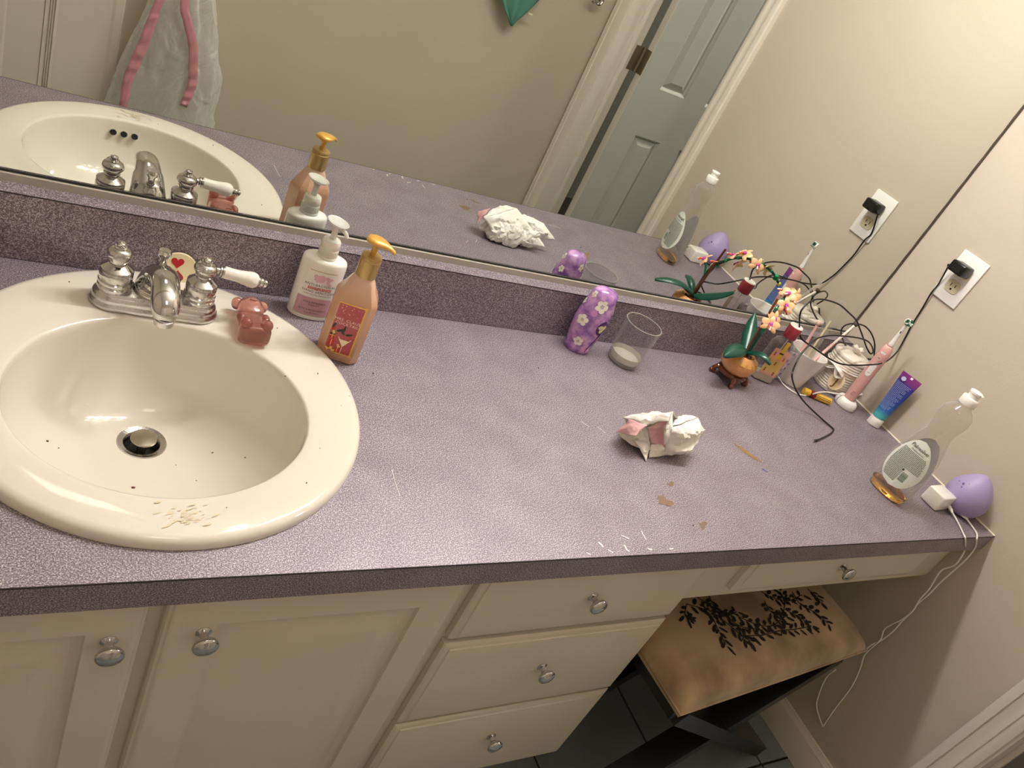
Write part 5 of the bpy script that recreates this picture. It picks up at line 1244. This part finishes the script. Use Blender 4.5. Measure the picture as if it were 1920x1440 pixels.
# ------------------------------------------------------------------ opposite wall, seen only in the mirror: bag, towel, bar
def bag():
    t = thing('plastic_bag', 'translucent white plastic bag with pink drawstrings hanging on the wall behind', 'bag', (-1.400, -.925, 0))
    m_, tr, b = nt('bag_film'); N = tr.nodes; L = tr.links; out = N['Material Output']
    tc = N.new('ShaderNodeTexCoord'); n = N.new('ShaderNodeTexNoise'); n.inputs['Scale'].default_value = 13; n.inputs['Detail'].default_value = 3; n.inputs['Distortion'].default_value = .8
    L.new(tc.outputs['Object'], n.inputs[0]); bp = N.new('ShaderNodeBump'); bp.inputs['Strength'].default_value = 1.0; bp.inputs['Distance'].default_value = .020; L.new(n.outputs['Fac'], bp.inputs['Height']); L.new(bp.outputs[0], b.inputs['Normal'])
    b.inputs['Base Color'].default_value = srgb('#efeee8'); b.inputs['Roughness'].default_value = .18; b.inputs['Subsurface Weight'].default_value = .0; b.inputs['Coat Weight'].default_value = .5; b.inputs['Coat Roughness'].default_value = .1
    tp = N.new('ShaderNodeBsdfTransparent'); tp.inputs[0].default_value = (.95, .95, .93, 1); mx = N.new('ShaderNodeMixShader')
    lw = N.new('ShaderNodeLayerWeight'); lw.inputs[0].default_value = .5; L.new(bp.outputs[0], lw.inputs['Normal']); mr = N.new('ShaderNodeMapRange'); mr.inputs[3].default_value = .42; mr.inputs[4].default_value = .95; L.new(lw.outputs['Facing'], mr.inputs[0]); L.new(mr.outputs[0], mx.inputs[0])
    tl = N.new('ShaderNodeBsdfTranslucent'); tl.inputs[0].default_value = (.9, .9, .88, 1); m3 = N.new('ShaderNodeMixShader'); m3.inputs[0].default_value = .35; L.new(b.outputs[0], m3.inputs[1]); L.new(tl.outputs[0], m3.inputs[2])
    L.new(tp.outputs[0], mx.inputs[1]); L.new(m3.outputs[0], mx.inputs[2]); L.new(mx.outputs[0], out.inputs['Surface'])
    rings = []; ns = 96; nz = 64
    for i in range(nz+1):
        u = i/nz; z = .200-.78*u                     # top to bottom
        wx = .018+.138*min(1, (u/.70))**.85; wy = .012+.052*min(1, u/.7)
        if u > .93: k = 1-((u-.93)/.07)**2*.55; wx *= k; wy *= k
        row = []
        for j in range(ns):
            a = 2*PI*j/ns; c, s = math.cos(a), math.sin(a)
            fold = 1+.06*math.sin(9*a+3*math.sin(u*5))*(1-.3*u)+.16*noise.noise(Vector((c*3, s*3, u*5)))+.05*noise.noise(Vector((c*9, s*9, u*16)))+.07*(abs(noise.noise(Vector((c*5, s*5, u*9))))-.2)+.05*(abs(noise.noise(Vector((c*11, s*11, u*26))))-.2)
            x = wx*fold*c+.012*math.sin(u*3); y = wy*fold*s
            row.append((x, max(-.070, y), z))
        rings.append(row)
    bm = new(); loft(bm, rings); body = finish('bag_body', bm, m_, t, 180)
    pk = mat('pink_drawstring', '#c78890', .3, coat=.4)
    def rib(px, w0, w1, name='drawstring'):
        P = [Vector((lambda q: (q.x, 2*MIR-q.y, q.z))(on(a, b_, 1, 2*MIR+.852)))-Vector((-1.400, -.925, 0)) for a, b_ in px]
        P = [Vector((-.008, .055, .19))]+P if px[0][1] <= 2 else P
        P = spline(P, 6); n_ = len(P); bm = new(); A = []
        for i, p in enumerate(P):
            tg = (P[min(i+1, n_-1)]-P[max(i-1, 0)]).normalized(); sd = tg.cross(Vector((0, 1, 0))).normalized(); w_ = w0+(w1-w0)*math.sin(PI*i/n_)
            A.append([bm.verts.new(p+sd*w_*k+Vector((0, .003*math.sin(i*1.3+k), 0))) for k in (-1, -.3, .3, 1)])
        for i in range(n_-1):
            for k in range(3): bm.faces.new((A[i][k], A[i+1][k], A[i+1][k+1], A[i][k+1]))
        o = finish(name, bm, pk, t, 30); s = o.modifiers.new('t', 'SOLIDIFY'); s.thickness = .0012
    rib([(300, 0), (285, 40), (268, 85), (252, 120), (240, 150), (232, 192), (228, 215)], .008, .014)
    rib([(346, 0), (352, 40), (362, 85), (362, 130), (360, 160), (350, 185), (344, 200)], .010, .013)
    hk = thing('wall_hook', 'small metal wall hook holding the plastic bag', 'hook', (-1.395, YF, .205))
    bm = new(); box(bm, -.012, .012, 0, .004, -.03, .03, .0015, 1); tube(bm, spline([(0, .003, -.012), (0, .05, -.018), (0, .085, -.010), (0, .092, .010)], 6), .004, 8); finish('hook_arm', bm, M['brush'], hk)
bag()
def towel():
    br = thing('towel_bar', 'chrome towel bar with scrolled end brackets on the opposite wall', 'towel bar', (-.105, YF, .430))
    bm = new(); tube(bm, [(-.62, .062, .012), (.0, .062, .012)], .006, 12); finish('bar', bm, M['chrome'], br)
    for x in (0, -.62):
        bm = new(); lathe(bm, [(.024, 0), (.025, .004), (.018, .008), (.010, .011), (.008, .055), (.013, .060), (.012, .070)], 20, mx=frame((x, 0, .012), (0, 1, 0)))
        tube(bm, spline([(x, .062, .008), (x+.010, .064, -.010), (x+.004, .066, -.026), (x-.010, .066, -.026), (x-.012, .066, -.014), (x-.004, .066, -.012)], 5), .0042, 8)
        tube(bm, spline([(x, .062, .008), (x-.018, .060, -.006), (x-.028, .060, -.022), (x-.020, .060, -.030)], 5), .0036, 8)
        finish('bracket', bm, M['chrome'], br)
    t = thing('hand_towel', 'teal green hand towel hanging by one corner from the towel bar', 'towel', (-.385, YF+.062, .442))
    top = [(-.135, 0), (.125, 0)]; tip = (-.005, -.207)
    bm = new(); n = 22; G = []
    for i in range(n+1):
        u = i/n; row = []
        for j in range(17):
            v = j/16
            # outline: left edge runs to the low corner, right edge climbs back up
            xl = -.130+.125*max(0, (u-.35)/.65)**1.6; xr = .105-.110*u**1.05
            x = xl+(xr-xl)*v; z = -.205*u+(.0 if u < 1 else 0); x += .004*math.sin(z*40)
            row.append(bm.verts.new((x, .010+.010*math.sin(v*PI*5+u)*(1-.6*u)+.004*math.sin(u*9), z+.012*(1-u))))
        G.append(row)
    for i in range(n):
        for j in range(16): bm.faces.new((G[i][j], G[i+1][j], G[i+1][j+1], G[i][j+1]))
    o = finish('towel_cloth', bm, mat('teal_terry', '#4a7a6b', .95, bump=.8, bscale=500), t, 180); s = o.modifiers.new('t', 'SOLIDIFY'); s.thickness = .006
    s.offset = 0
    bm = new(); box(bm, .030, .048, .010, .020, -.152, -.147, .0005, 1, mx=Matrix.Rotation(0, 4, 'Y')); finish('care_tag', bm, mat('tag_cream', '#cfc7a4', .6), t)
towel()
